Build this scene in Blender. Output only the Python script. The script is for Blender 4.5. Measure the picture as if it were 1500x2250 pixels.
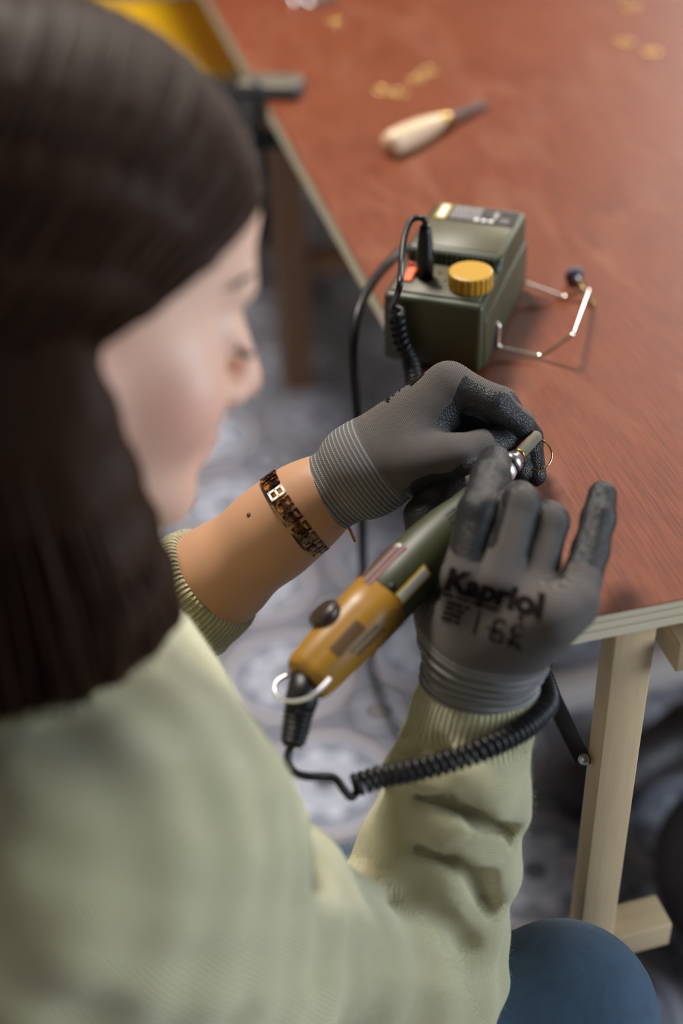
import bpy, bmesh, math, random
import numpy as np
from mathutils import Vector, Matrix, Quaternion
from mathutils.bvhtree import BVHTree

random.seed(7); np.random.seed(7)
scene = bpy.context.scene
COL = scene.collection
for o in list(bpy.data.objects):
    bpy.data.objects.remove(o)

# ------------------------------------------------------------------ camera
FPX = 3125.0                       # 50 mm lens on a 36 mm tall frame of 2250 px
PITCH, ROLL = math.radians(37.3), math.radians(-2.0)
CAM = Vector((0, 0, 1.34))
_r0 = Vector((1, 0, 0)); _u0 = Vector((0, math.sin(PITCH), math.cos(PITCH)))
FWD = Vector((0, math.cos(PITCH), -math.sin(PITCH)))
RGT = _r0*math.cos(ROLL) + _u0*math.sin(ROLL)
UPV = -_r0*math.sin(ROLL) + _u0*math.cos(ROLL)
TABLE_Z = 0.75
cam_data = bpy.data.cameras.new('camera')
cam_data.sensor_fit = 'VERTICAL'; cam_data.sensor_height = 36.0; cam_data.sensor_width = 24.0
cam_data.lens = 50.0; cam_data.clip_start = 0.05
cam_data.dof.use_dof = True; cam_data.dof.focus_distance = 0.976; cam_data.dof.aperture_fstop = 1.95
cam = bpy.data.objects.new('camera', cam_data); COL.objects.link(cam)
M3 = Matrix((RGT, UPV, -FWD)).transposed()
cam.matrix_world = Matrix.Translation(CAM) @ M3.to_4x4()
scene.camera = cam

# ------------------------------------------------------------------ light
scene.view_settings.view_transform = 'Standard'
scene.view_settings.look = 'None'
scene.view_settings.gamma = 1.0
scene.view_settings.use_curve_mapping = False
scene.view_settings.exposure = 0.0
world = bpy.data.worlds.new('world'); scene.world = world; world.use_nodes = True
bg = world.node_tree.nodes['Background']
bg.inputs[0].default_value = (0.80, 0.88, 1.0, 1); bg.inputs[1].default_value = 0.04
def area(name, loc, target, sx, sy, power, color):
    l = bpy.data.lights.new(name, 'AREA'); l.shape = 'RECTANGLE'; l.size = sx; l.size_y = sy
    l.energy = power; l.color = color
    o = bpy.data.objects.new(name, l); COL.objects.link(o); o.location = loc
    o.rotation_euler = (Vector(target) - Vector(loc)).to_track_quat('-Z', 'Y').to_euler()
    return o
area('ceiling_skylight', (-0.40, 1.95, 2.75), (0.1, 0.8, 0.75), 0.6, 0.6, 90, (1.0, 0.94, 0.86))
area('window_light_far', (1.7, 5.15, 1.9), (0.0, 0.7, 0.9), 2.6, 1.5, 165, (1.0, 0.93, 0.88))
area('window_light_right', (2.72, 0.35, 1.25), (0.2, 0.6, 0.4), 1.5, 1.5, 108, (0.76, 0.88, 1.0))
area('window_light_behind', (-1.25, -1.65, 2.05), (-0.15, 0.5, 0.85), 1.1, 1.1, 8, (1.0, 0.98, 0.92))

cy = scene.cycles
cy.max_bounces = 6; cy.diffuse_bounces = 3; cy.glossy_bounces = 3; cy.transmission_bounces = 4; cy.transparent_max_bounces = 4
cy.caustics_reflective = False; cy.caustics_refractive = False
# ------------------------------------------------------------------ placing
def C(px, py, d):
    """world point seen at photo pixel (px,py), d metres along the optical axis"""
    return CAM + d*(FWD + RGT*((px-750)/FPX) + UPV*((1125-py)/FPX))
def T(px, py, z=TABLE_Z):
    """world point on the horizontal plane z"""
    v = FWD + RGT*((px-750)/FPX) + UPV*((1125-py)/FPX)
    return CAM + v*((z-CAM.z)/v.z)
def proj(p):
    q = Vector(p)-CAM; d = q.dot(FWD)
    return 750+FPX*q.dot(RGT)/d, 1125-FPX*q.dot(UPV)/d, d
def cv(x, y, b):
    """direction given as right / up / back of the camera"""
    return RGT*x + UPV*y - FWD*b

# ------------------------------------------------------------------ objects
def setp(o, label=None, cat=None, group=None, kind=None):
    if label: o['label'] = label
    if cat: o['category'] = cat
    if group: o['group'] = group
    if kind: o['kind'] = kind
    return o
def empty(name, loc=(0, 0, 0), label=None, cat=None, group=None, kind=None):
    o = bpy.data.objects.new(name, None); COL.objects.link(o); o.location = loc
    o.empty_display_size = 0.02
    bpy.context.view_layer.update()
    return setp(o, label, cat, group, kind)
def link(name, me, mat=None, parent=None, loc=None, rot=None, mw=None, smooth=None):
    o = bpy.data.objects.new(name, me); COL.objects.link(o)
    if mat is not None and len(me.materials) == 0:
        for m in (mat if isinstance(mat, (list, tuple)) else [mat]): me.materials.append(m)
    if smooth is not None:
        me.polygons.foreach_set('use_smooth', [smooth]*len(me.polygons))
    if mw is None:
        mw = Matrix.Translation(Vector(loc) if loc is not None else Vector((0, 0, 0)))
        if rot is not None: mw = mw @ rot.to_4x4()
    if parent is not None:
        o.parent = parent
        bpy.context.view_layer.update()
        o.matrix_parent_inverse = parent.matrix_world.inverted()
    o.matrix_world = mw
    return o
def pyd(name, v, f, smooth=True):
    me = bpy.data.meshes.new(name)
    me.from_pydata([tuple(x) for x in v], [], [tuple(x) for x in f]); me.update()
    me.polygons.foreach_set('use_smooth', [smooth]*len(me.polygons))
    return me
def bm_done(bm, name, smooth=False):
    bmesh.ops.recalc_face_normals(bm, faces=bm.faces)
    me = bpy.data.meshes.new(name); bm.to_mesh(me); bm.free()
    me.polygons.foreach_set('use_smooth', [smooth]*len(me.polygons))
    return me
def rbox(name, sx, sy, sz, bev=0.0, seg=2, smooth=True, center=(0, 0, 0), taper=None):
    bm = bmesh.new(); bmesh.ops.create_cube(bm, size=1.0)
    for v in bm.verts:
        k = 1.0 if taper is None or v.co.z < 0 else taper
        v.co = Vector((v.co.x*sx*k + center[0], v.co.y*sy*k + center[1], v.co.z*sz + center[2]))
    if bev > 0:
        bmesh.ops.bevel(bm, geom=list(bm.edges), offset=bev, segments=seg, profile=0.5, affect='EDGES')
    me = bm_done(bm, name, smooth and bev > 0)
    return me
def lathe(name, prof, seg=32, smooth=True, mod=None):
    """prof: (r,z) pairs; revolved about z"""
    v, f = [], []
    n = len(prof)
    for i in range(seg):
        a = 2*math.pi*i/seg
        for j, (r, z) in enumerate(prof):
            rr = r if mod is None else mod(r, z, a)
            v.append((rr*math.cos(a), rr*math.sin(a), z))
    for i in range(seg):
        k = (i+1) % seg
        for j in range(n-1):
            f.append((i*n+j, k*n+j, k*n+j+1, i*n+j+1))
    f.append(tuple(i*n for i in reversed(range(seg)))); f.append(tuple(i*n+n-1 for i in range(seg)))
    return pyd(name, v, f, smooth)
def frame_z(a, b, up=(0, 0, 1)):
    """matrix whose z runs a->b, origin a"""
    z = (Vector(b)-Vector(a)).normalized(); u = Vector(up)
    x = u.cross(z)
    if x.length < 1e-4: x = Vector((1, 0, 0)).cross(z)
    x.normalize(); y = z.cross(x)
    m = Matrix((x, y, z)).transposed().to_4x4(); m.translation = Vector(a)
    return m
def smooth_path(pts, n=12):
    """Catmull-Rom through pts"""
    P = [Vector(p) for p in pts]; P = [P[0]*2-P[1]] + P + [P[-1]*2-P[-2]]
    out = []
    for i in range(1, len(P)-2):
        for k in range(n):
            t = k/n
            a, b, c, d = P[i-1], P[i], P[i+1], P[i+2]
            out.append(0.5*((2*b)+(c-a)*t+(2*a-5*b+4*c-d)*t*t+(3*b-a-3*c+d)*t**3))
    out.append(P[-2]); return out
def frames(path):
    """rotation-minimising normals"""
    n = len(path); tang = []
    for i in range(n):
        a = path[max(i-1, 0)]; b = path[min(i+1, n-1)]; tang.append((b-a).normalized())
    u = tang[0].orthogonal().normalized(); us = [u]
    for i in range(1, n):
        u = us[-1] - tang[i]*us[-1].dot(tang[i])
        if u.length < 1e-6: u = tang[i].orthogonal()
        us.append(u.normalized())
    return tang, us
def tube_data(path, rad, sides=8, base=0, cap=True):
    path = [Vector(p) for p in path]
    tg, us = frames(path); v, f = [], []
    n = len(path)
    for i in range(n):
        r = rad(i/(n-1)) if callable(rad) else rad
        w = tg[i].cross(us[i])
        for k in range(sides):
            a = 2*math.pi*k/sides
            v.append(path[i] + (us[i]*math.cos(a)+w*math.sin(a))*r)
    for i in range(n-1):
        for k in range(sides):
            k2 = (k+1) % sides
            f.append((base+i*sides+k, base+i*sides+k2, base+(i+1)*sides+k2, base+(i+1)*sides+k))
    if cap:
        f.append(tuple(base+k for k in reversed(range(sides))))
        f.append(tuple(base+(n-1)*sides+k for k in range(sides)))
    return v, f
def tube(name, path, rad, sides=8, smooth=True):
    v, f = tube_data(path, rad, sides)
    return pyd(name, v, f, smooth)
def coil(name, path, R, r, pitch, sides=7, per=14):
    """helix of wire r wound at radius R along path"""
    tg, us = frames(path); L = [0]
    for i in range(1, len(path)): L.append(L[-1]+(path[i]-path[i-1]).length)
    turns = L[-1]/pitch; N = int(turns*per); pts = []
    for k in range(N+1):
        s = L[-1]*k/N; i = min(max(int(np.searchsorted(L, s))-1, 0), len(path)-2)
        t = (s-L[i])/max(L[i+1]-L[i], 1e-9)
        p = path[i].lerp(path[i+1], t); u = us[i].lerp(us[i+1], t).normalized(); g = tg[i].lerp(tg[i+1], t).normalized()
        a = 2*math.pi*s/pitch
        pts.append(p + (u*math.cos(a) + g.cross(u)*math.sin(a))*R)
    return tube(name, pts, r, sides), pts
def prism(name, poly, depth, bev=0, seg=2, smooth=False):
    """polygon in xy extruded along z 0..depth"""
    bm = bmesh.new()
    vs = [bm.verts.new((x, y, 0)) for x, y in poly]; fc = bm.faces.new(vs)
    r = bmesh.ops.extrude_face_region(bm, geom=[fc])
    bmesh.ops.translate(bm, vec=(0, 0, depth), verts=[g for g in r['geom'] if isinstance(g, bmesh.types.BMVert)])
    if bev: bmesh.ops.bevel(bm, geom=list(bm.edges), offset=bev, segments=seg, profile=0.5, affect='EDGES')
    return bm_done(bm, name, smooth)

# ------------------------------------------------------------------ smooth solid mesher (blended volumes -> one continuous surface)
class Vol:
    def __init__(s, lo, hi, h):
        s.lo = np.array(lo, dtype=np.float64); s.h = h
        s.n = np.ceil((np.array(hi)-s.lo)/h).astype(int)+1
        s.f = np.full(s.n, 0.08, dtype=np.float32)
    @staticmethod
    def around(pts, pad, h):
        P = np.array([tuple(p) for p in pts])
        return Vol(P.min(0)-pad, P.max(0)+pad, h)
    def sl(s, lo, hi):
        a = np.clip(np.floor((np.array(lo)-s.lo)/s.h).astype(int), 0, s.n)
        b = np.clip(np.ceil((np.array(hi)-s.lo)/s.h).astype(int)+1, 0, s.n)
        ax = [(s.lo[i]+np.arange(a[i], b[i])*s.h).astype(np.float32) for i in range(3)]
        return (slice(a[0], b[0]), slice(a[1], b[1]), slice(a[2], b[2])), ax[0][:, None, None], ax[1][None, :, None], ax[2][None, None, :]
    def _mix(s, S, d, k, sub):
        if d.size == 0: return
        f = s.f[S]
        if sub: d = -d; a, b = -f, -d          # max(f,-d) = -min(-f,d)
        else: a, b = f, d
        if k > 0:
            hh = np.clip(0.5+0.5*(b-a)/k, 0, 1); m = b+(a-b)*hh-k*hh*(1-hh)
        else: m = np.minimum(a, b)
        s.f[S] = -m if sub else m
    def cone(s, a, b, ra, rb, k=0.006, sub=False):
        a = np.array(tuple(a)); b = np.array(tuple(b)); pad = max(ra, rb)+k+0.012
        S, X, Y, Z = s.sl(np.minimum(a, b)-pad, np.maximum(a, b)+pad)
        ba = b-a; L2 = max(float(ba@ba), 1e-12)
        t = np.clip(((X-a[0])*ba[0]+(Y-a[1])*ba[1]+(Z-a[2])*ba[2])/L2, 0, 1)
        d = np.sqrt((X-a[0]-t*ba[0])**2+(Y-a[1]-t*ba[1])**2+(Z-a[2]-t*ba[2])**2)-(ra+(rb-ra)*t)
        s._mix(S, d.astype(np.float32), k, sub)
    def chain(s, pts, k=0.006, sub=False):
        for (a, ra), (b, rb) in zip(pts[:-1], pts[1:]): s.cone(a, b, ra, rb, k, sub)
    def ell(s, c, r, rot=None, k=0.006, sub=False):
        """rot: 3x3 whose columns are the ellipsoid axes"""
        c = np.array(tuple(c)); R = np.eye(3) if rot is None else np.array(rot); pad = max(r)+k+0.012
        S, X, Y, Z = s.sl(c-pad, c+pad)
        q = [(X-c[0])*R[0, i]+(Y-c[1])*R[1, i]+(Z-c[2])*R[2, i] for i in range(3)]
        k0 = np.sqrt(sum((q[i]/r[i])**2 for i in range(3))); k1 = np.sqrt(sum((q[i]/r[i]**2)**2 for i in range(3)))
        d = k0*(k0-1)/np.maximum(k1, 1e-6)
        s._mix(S, d.astype(np.float32), k, sub)
    def cut(s, p, n, rad):
        p = np.array(tuple(p)); n = np.array(tuple(Vector(n).normalized()))
        S, X, Y, Z = s.sl(p-rad, p+rad)
        g = ((X-p[0])*n[0]+(Y-p[1])*n[1]+(Z-p[2])*n[2]).astype(np.float32)
        r2 = (X-p[0])**2+(Y-p[1])**2+(Z-p[2])**2
        s.f[S] = np.where(r2 < rad*rad, np.maximum(s.f[S], g), s.f[S])
    def mesh(s, name):
        f = s.f; sg = f < 0; n = s.n
        c = [(i, j, k) for i in (0, 1) for j in (0, 1) for k in (0, 1)]
        def cs(i, j, k, A): return A[i:n[0]-1+i, j:n[1]-1+j, k:n[2]-1+k]
        cnt = sum(cs(*q, sg).astype(np.int8) for q in c)
        act = (cnt > 0) & (cnt < 8)
        I = np.argwhere(act); N = len(I)
        idx = np.full(act.shape, -1, dtype=np.int32); idx[act] = np.arange(N)
        val = {q: f[I[:, 0]+q[0], I[:, 1]+q[1], I[:, 2]+q[2]].astype(np.float64) for q in c}
        acc = np.zeros((N, 3)); m = np.zeros(N)
        for q in c:
            for ax in range(3):
                if q[ax] == 0:
                    p = list(q); p[ax] = 1; p = tuple(p)
                    a, b = val[q], val[p]; x = (a < 0) != (b < 0)
                    t = np.where(x, a/np.where(x, a-b, 1), 0)
                    pos = np.tile(np.array(q, dtype=float), (N, 1)); pos[:, ax] += t
                    acc += pos*x[:, None]; m += x
        V = s.lo + (I + acc/m[:, None])*s.h
        F = []
        for ax in range(3):
            o1, o2 = [(1, 2), (2, 0), (0, 1)][ax]
            A = [slice(1, -1)]*3; A[ax] = slice(0, -1); B = [slice(1, -1)]*3; B[ax] = slice(1, None)
            a = sg[tuple(A)]; b = sg[tuple(B)]; E = np.argwhere(a != b)
            if len(E) == 0: continue
            fl = a[E[:, 0], E[:, 1], E[:, 2]]
            E = E + 1; E[:, ax] -= 1
            def cell(d1, d2):
                Q = E.copy(); Q[:, o1] -= d1; Q[:, o2] -= d2
                return idx[Q[:, 0], Q[:, 1], Q[:, 2]]
            q = np.stack([cell(1, 1), cell(0, 1), cell(0, 0), cell(1, 0)], 1)
            q[~fl] = q[~fl][:, ::-1]
            F.append(q)
        F = np.concatenate(F); F = F[(F >= 0).all(1)]
        # one light relaxation for evenness
        for _ in range(2):
            nb = np.zeros_like(V); cn = np.zeros(N)
            for a, b in ((0, 1), (1, 2), (2, 3), (3, 0)):
                np.add.at(nb, F[:, a], V[F[:, b]]); np.add.at(cn, F[:, a], 1)
            V = V*0.5 + 0.5*nb/np.maximum(cn, 1)[:, None]
        me = bpy.data.meshes.new(name)
        me.vertices.add(N); me.vertices.foreach_set('co', V.astype(np.float32).ravel())
        me.loops.add(F.size); me.loops.foreach_set('vertex_index', F.astype(np.int32).ravel())
        me.polygons.add(len(F)); me.polygons.foreach_set('loop_start', np.arange(0, F.size, 4, dtype=np.int32))
        me.update(calc_edges=True); me.validate()
        me.polygons.foreach_set('use_smooth', [True]*len(me.polygons))
        return me
def mesh_np(me):
    V = np.empty(len(me.vertices)*3, dtype=np.float32); me.vertices.foreach_get('co', V)
    Nn = np.empty(len(me.vertices)*3, dtype=np.float32); me.vertices.foreach_get('normal', Nn)
    return V.reshape(-1, 3).astype(np.float64), Nn.reshape(-1, 3).astype(np.float64)
def set_attr(me, name, arr):
    if arr.ndim == 1:
        a = me.attributes.new(name, 'FLOAT', 'POINT'); a.data.foreach_set('value', arr.astype(np.float32))
    else:
        a = me.attributes.new(name, 'FLOAT_VECTOR', 'POINT'); a.data.foreach_set('vector', arr.astype(np.float32).ravel())
def seg_dist(V, a, b):
    a = np.array(tuple(a)); b = np.array(tuple(b)); ba = b-a
    t = np.clip((V-a)@ba/(ba@ba), 0, 1)
    return np.linalg.norm(V-a-t[:, None]*ba, axis=1), t
def sstep(x, a, b):
    t = np.clip((x-a)/(b-a), 0, 1); return t*t*(3-2*t)

# ------------------------------------------------------------------ materials
class NT:
    def __init__(s, name):
        s.m = bpy.data.materials.new(name); s.m.use_nodes = True
        s.t = s.m.node_tree; s.b = s.t.nodes['Principled BSDF']
    def n(s, typ, **kw):
        x = s.t.nodes.new(typ)
        for k, v in kw.items(): setattr(x, k, v)
        return x
    def put(s, sock, v):
        if isinstance(v, bpy.types.NodeSocket): s.t.links.new(v, sock)
        elif v is not None:
            if hasattr(sock, 'default_value') and not isinstance(sock.default_value, (int, float)) and isinstance(v, (tuple, list)) and len(v) == 3 and len(sock.default_value) == 4:
                v = (*v, 1)
            sock.default_value = v
    def math(s, op, a, b=None, c=None, clamp=False):
        x = s.n('ShaderNodeMath', operation=op, use_clamp=clamp); s.put(x.inputs[0], a)
        if b is not None: s.put(x.inputs[1], b)
        if c is not None: s.put(x.inputs[2], c)
        return x.outputs[0]
    def mix(s, fac, a, b, blend='MIX'):
        x = s.n('ShaderNodeMix', data_type='RGBA', blend_type=blend)
        s.put(x.inputs[0], fac); s.put(x.inputs[6], a); s.put(x.inputs[7], b); return x.outputs[2]
    def ramp(s, fac, stops, interp='LINEAR'):
        x = s.n('ShaderNodeValToRGB'); x.color_ramp.interpolation = interp; e = x.color_ramp.elements
        while len(e) < len(stops): e.new(0.5)
        for i, (p, c) in enumerate(stops):
            e[i].position = p; e[i].color = (*c, 1) if len(c) == 3 else c
        s.put(x.inputs[0], fac); return x.outputs[0]
    def attr(s, name, out='Fac'):
        x = s.n('ShaderNodeAttribute'); x.attribute_name = name; return x.outputs[out]
    def obj(s): return s.n('ShaderNodeTexCoord').outputs['Object']
    def scale(s, vec, sc, rot=(0, 0, 0), loc=(0, 0, 0)):
        x = s.n('ShaderNodeMapping'); s.put(x.inputs[0], vec); x.inputs['Scale'].default_value = sc
        x.inputs['Rotation'].default_value = rot; x.inputs['Location'].default_value = loc; return x.outputs[0]
    def noise(s, vec, scale=5, detail=3, rough=0.5, dist=0.0):
        x = s.n('ShaderNodeTexNoise'); s.put(x.inputs['Vector'], vec); x.inputs['Scale'].default_value = scale
        x.inputs['Detail'].default_value = detail; x.inputs['Roughness'].default_value = rough; x.inputs['Distortion'].default_value = dist
        return x.outputs['Fac']
    def vor(s, vec, scale=5, feature='F1'):
        x = s.n('ShaderNodeTexVoronoi', feature=feature); s.put(x.inputs['Vector'], vec); x.inputs['Scale'].default_value = scale
        return x.outputs['Distance']
    def sep(s, vec):
        x = s.n('ShaderNodeSeparateXYZ'); s.put(x.inputs[0], vec); return x.outputs
    def comb(s, a, b, c=0.0):
        x = s.n('ShaderNodeCombineXYZ'); s.put(x.inputs[0], a); s.put(x.inputs[1], b); s.put(x.inputs[2], c); return x.outputs[0]
    def bump(s, h, strength=0.3, dist=0.001, normal=None):
        x = s.n('ShaderNodeBump'); s.put(x.inputs['Height'], h); x.inputs['Strength'].default_value = strength
        x.inputs['Distance'].default_value = dist
        if normal is not None: s.put(x.inputs['Normal'], normal)
        return x.outputs[0]
    def set(s, **kw):
        names = dict(color='Base Color', rough='Roughness', metal='Metallic', spec='Specular IOR Level', normal='Normal',
                     sss='Subsurface Weight', sheen='Sheen Weight', coat='Coat Weight', coat_rough='Coat Roughness', trans='Transmission Weight',
                     emit='Emission Color', emit_s='Emission Strength', aniso='Anisotropic', ior='IOR', sheen_rough='Sheen Roughness')
        for k, v in kw.items(): s.put(s.b.inputs[names[k]], v)
        return s
def plain(name, color, rough=0.5, metal=0.0, spec=0.5, var=0.08, nscale=30, bump=0.0, bscale=400, coat=0.0):
    t = NT(name); v = t.obj()
    nz = t.noise(v, nscale, 3)
    c = t.mix(nz, tuple(x*(1-var) for x in color), tuple(min(1, x*(1+var)) for x in color))
    t.set(color=c, rough=rough, metal=metal, spec=spec, coat=coat)
    if bump: t.set(normal=t.bump(t.noise(v, bscale, 2), bump, 0.0005))
    return t.m
# ================================================================== materials
def m_veneer():
    t = NT('mahogany_veneer'); v = t.obj()
    w = t.scale(v, (60, 2.2, 1)); big = t.noise(v, 3.2, 4, 0.6, 0.6)
    g1 = t.noise(w, 9, 4, 0.65, 0.4); g2 = t.noise(t.scale(v, (300, 7, 1)), 6, 3, 0.6)
    c = t.ramp(g1, [(0.25, (0.050, 0.0105, 0.0035)), (0.5, (0.145, 0.031, 0.0090)), (0.75, (0.215, 0.054, 0.018))])
    c = t.mix(t.ramp(big, [(0.35, (0, 0, 0)), (0.7, (0.55, 0.55, 0.55))]), c, (0.20, 0.050, 0.017))
    c = t.mix(t.ramp(g2, [(0.28, (0.75, 0.75, 0.75)), (0.42, (0, 0, 0))]), c, (0.055, 0.02, 0.012))
    wipe = t.noise(t.scale(v, (3.0, 1.0, 1), (0, 0, 0.9)), 5.5, 4, 0.62, 1.2)
    stain = t.ramp(wipe, [(0.50, (0, 0, 0)), (0.72, (0.75, 0.75, 0.75))])
    c = t.mix(stain, c, (0.215, 0.078, 0.040))
    t.set(color=c, rough=t.math('ADD', t.math('MULTIPLY_ADD', g1, 0.16, 0.30), t.math('MULTIPLY', wipe, 0.18)), spec=0.32, normal=t.bump(g2, 0.15, 0.0004)); return t.m
def m_ply(name, col):
    t = NT(name); v = t.obj(); g = t.noise(t.scale(v, (8, 8, 220)), 5, 3)
    t.set(color=t.mix(g, tuple(x*0.82 for x in col), col), rough=0.65); return t.m
def m_wood(name, a, b, sc=(60, 60, 3), rough=0.55):
    t = NT(name); v = t.obj(); g = t.noise(t.scale(v, sc), 3, 4, 0.6, 0.5); g2 = t.noise(t.scale(v, tuple(x*4 for x in sc)), 3, 2)
    c = t.mix(g, a, b); c = t.mix(t.math('MULTIPLY', g2, 0.35), c, tuple(x*0.6 for x in a))
    t.set(color=c, rough=rough, normal=t.bump(g2, 0.1, 0.0003)); return t.m
def m_tile():
    """patterned cement tile: ringed rosette with petals, quarter rosettes at the corners; object space, 0.2 m square"""
    t = NT('patterned_cement_tile'); v = t.obj(); X, Y, Z = t.sep(v)
    def rad(cx, cy):
        a = t.math('SUBTRACT', X, cx); b = t.math('SUBTRACT', Y, cy)
        return t.math('SQRT', t.math('ADD', t.math('MULTIPLY', a, a), t.math('MULTIPLY', b, b))), t.math('ARCTAN2', b, a)
    r, th = rad(0, 0)
    def band(r, lo, hi): return t.math('MULTIPLY', t.math('GREATER_THAN', r, lo), t.math('LESS_THAN', r, hi))
    pet = t.math('ADD', t.math('MULTIPLY', t.math('COSINE', t.math('MULTIPLY', th, 8)), 0.010), 0.052)
    petals = t.math('LESS_THAN', r, pet)
    base = (0.175, 0.195, 0.26); light = (0.52, 0.54, 0.64); dark = (0.035, 0.04, 0.06); warm = (0.20, 0.15, 0.14)
    c = t.mix(band(r, 0.072, 0.093), base, warm)
    c = t.mix(band(r, 0.076, 0.083), c, light)
    c = t.mix(petals, c, light)
    c = t.mix(band(r, 0.026, 0.034), c, (0.26, 0.28, 0.36))
    c = t.mix(t.math('LESS_THAN', r, 0.016), c, dark)
    ax = t.math('ABSOLUTE', X); ay = t.math('ABSOLUTE', Y)
    a = t.math('SUBTRACT', ax, 0.1); b = t.math('SUBTRACT', ay, 0.1)
    rc = t.math('SQRT', t.math('ADD', t.math('MULTIPLY', a, a), t.math('MULTIPLY', b, b)))
    c = t.mix(band(rc, 0.018, 0.046), c, (0.07, 0.075, 0.10))
    c = t.mix(band(rc, 0.024, 0.032), c, light)
    c = t.mix(t.math('LESS_THAN', rc, 0.012), c, (0.36, 0.27, 0.23))
    ri = t.n('ShaderNodeObjectInfo').outputs['Random']
    wear = t.noise(v, 26, 4, 0.65)
    c = t.mix(t.math('MULTIPLY', wear, 0.35), c, (0.31, 0.33, 0.40))
    c = t.mix(t.math('MULTIPLY', ri, 0.30), c, (0.26, 0.25, 0.28))
    t.set(color=c, rough=0.55, normal=t.bump(wear, 0.15, 0.001)); return t.m
MAT = {}
MAT['veneer'] = m_veneer()
MAT['ply_light'] = m_ply('birch_ply_light', (0.72, 0.63, 0.45))
MAT['ply_dark'] = m_ply('birch_ply_dark', (0.50, 0.40, 0.26))
MAT['pine'] = m_wood('pine_timber', (0.52, 0.37, 0.20), (0.66, 0.50, 0.31), (55, 55, 3))
MAT['oldpine'] = m_wood('brown_timber', (0.20, 0.10, 0.05), (0.30, 0.16, 0.08), (40, 40, 3))
MAT['tile'] = m_tile()
MAT['grout'] = plain('grey_grout', (0.22, 0.21, 0.21), 0.9, nscale=60)
MAT['green'] = plain('olive_green_plastic', (0.038, 0.043, 0.016), 0.48, var=0.06, bump=0.06, bscale=1500)
MAT['deck'] = plain('grey_green_panel', (0.10, 0.088, 0.048), 0.5, var=0.06, bump=0.05, bscale=1500)
MAT['black'] = plain('black_rubber', (0.009, 0.008, 0.009), 0.40, spec=0.32, var=0.1)
MAT['blackm'] = plain('black_matte', (0.010, 0.010, 0.011), 0.6)
MAT['yellow'] = plain('ochre_yellow_plastic', (0.46, 0.25, 0.018), 0.45, var=0.05, bump=0.04, bscale=900)
MAT['amber'] = plain('amber_yellow_plastic', (0.30, 0.145, 0.011), 0.42, var=0.08, bump=0.03, bscale=900)
MAT['amberdark'] = plain('brown_slot', (0.08, 0.038, 0.008), 0.5)
MAT['orange'] = plain('orange_switch', (0.85, 0.13, 0.03), 0.35)
MAT['red'] = plain('red_lamp', (0.5, 0.01, 0.02), 0.25)
MAT['chrome'] = plain('polished_wire', (0.78, 0.74, 0.68), 0.18, metal=1.0, var=0.03)
MAT['steel'] = plain('brushed_steel', (0.55, 0.54, 0.56), 0.32, metal=1.0, var=0.06)
MAT['satin'] = plain('satin_aluminium', (0.80, 0.79, 0.82), 0.38, metal=0.85, var=0.03)
MAT['gold'] = plain('gold_wire', (0.90, 0.62, 0.24), 0.16, metal=1.0, var=0.03)
MAT['brass'] = plain('brass', (0.62, 0.44, 0.14), 0.3, metal=1.0)
MAT['label_dark'] = plain('dark_label', (0.018, 0.013, 0.013), 0.55)
MAT['label_red'] = plain('red_label', (0.11, 0.012, 0.014), 0.6)
MAT['label_yellow'] = plain('yellow_label', (0.62, 0.45, 0.03), 0.4)
MAT['white'] = plain('white_print', (0.92, 0.90, 0.86), 0.45, var=0.03)
MAT['greyprint'] = plain('grey_print', (0.42, 0.38, 0.38), 0.5)
MAT['abrasive'] = plain('olive_grey_rubber_abrasive', (0.16, 0.14, 0.095), 0.75, var=0.25, nscale=300, bump=0.3, bscale=1800)
MAT['slate'] = plain('slate_violet_abrasive', (0.075, 0.06, 0.085), 0.45, var=0.2, nscale=250)
MAT['handle'] = m_wood('beech_handle', (0.62, 0.42, 0.24), (0.80, 0.62, 0.45), (90, 90, 8), 0.35)
MAT['chairyellow'] = plain('yellow_shell', (0.85, 0.50, 0.008), 0.45, var=0.05)
MAT['leather'] = plain('dark_brown_leather', (0.020, 0.013, 0.014), 0.5, var=0.2, nscale=60, bump=0.2, bscale=500)
MAT['paleblue'] = plain('pale_blue_grey_metal', (0.42, 0.47, 0.55), 0.4, var=0.04)
MAT['clampgrey'] = plain('worn_grey_steel', (0.12, 0.10, 0.075), 0.5, metal=0.2)

def m_glass():
    t = NT('clear_glass'); t.set(color=t.mix(t.noise(t.obj(), 20), (0.9, 0.92, 0.95), (1, 1, 1)), rough=0.05, trans=0.85, ior=1.45, spec=0.8); return t.m
MAT['glass'] = m_glass()
def m_skin():
    t = NT('skin'); v = t.obj()
    n1 = t.noise(v, 14, 4, 0.6); n2 = t.noise(v, 220, 3)
    bl = t.attr('blush')
    c = t.mix(n1, (0.73, 0.43, 0.305), (0.80, 0.52, 0.385))
    c = t.mix(t.math('MULTIPLY', bl, 0.75), c, (0.72, 0.31, 0.235))
    c = t.mix(t.math('MULTIPLY', t.attr('tan'), 0.85), c, (0.43, 0.225, 0.12))
    t.set(color=c, rough=0.47, sss=0.12, spec=0.4, normal=t.bump(n2, 0.08, 0.0004))
    t.b.inputs['Subsurface Radius'].default_value = (0.008, 0.003, 0.0015)
    return t.m
MAT['skin'] = m_skin()
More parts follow.
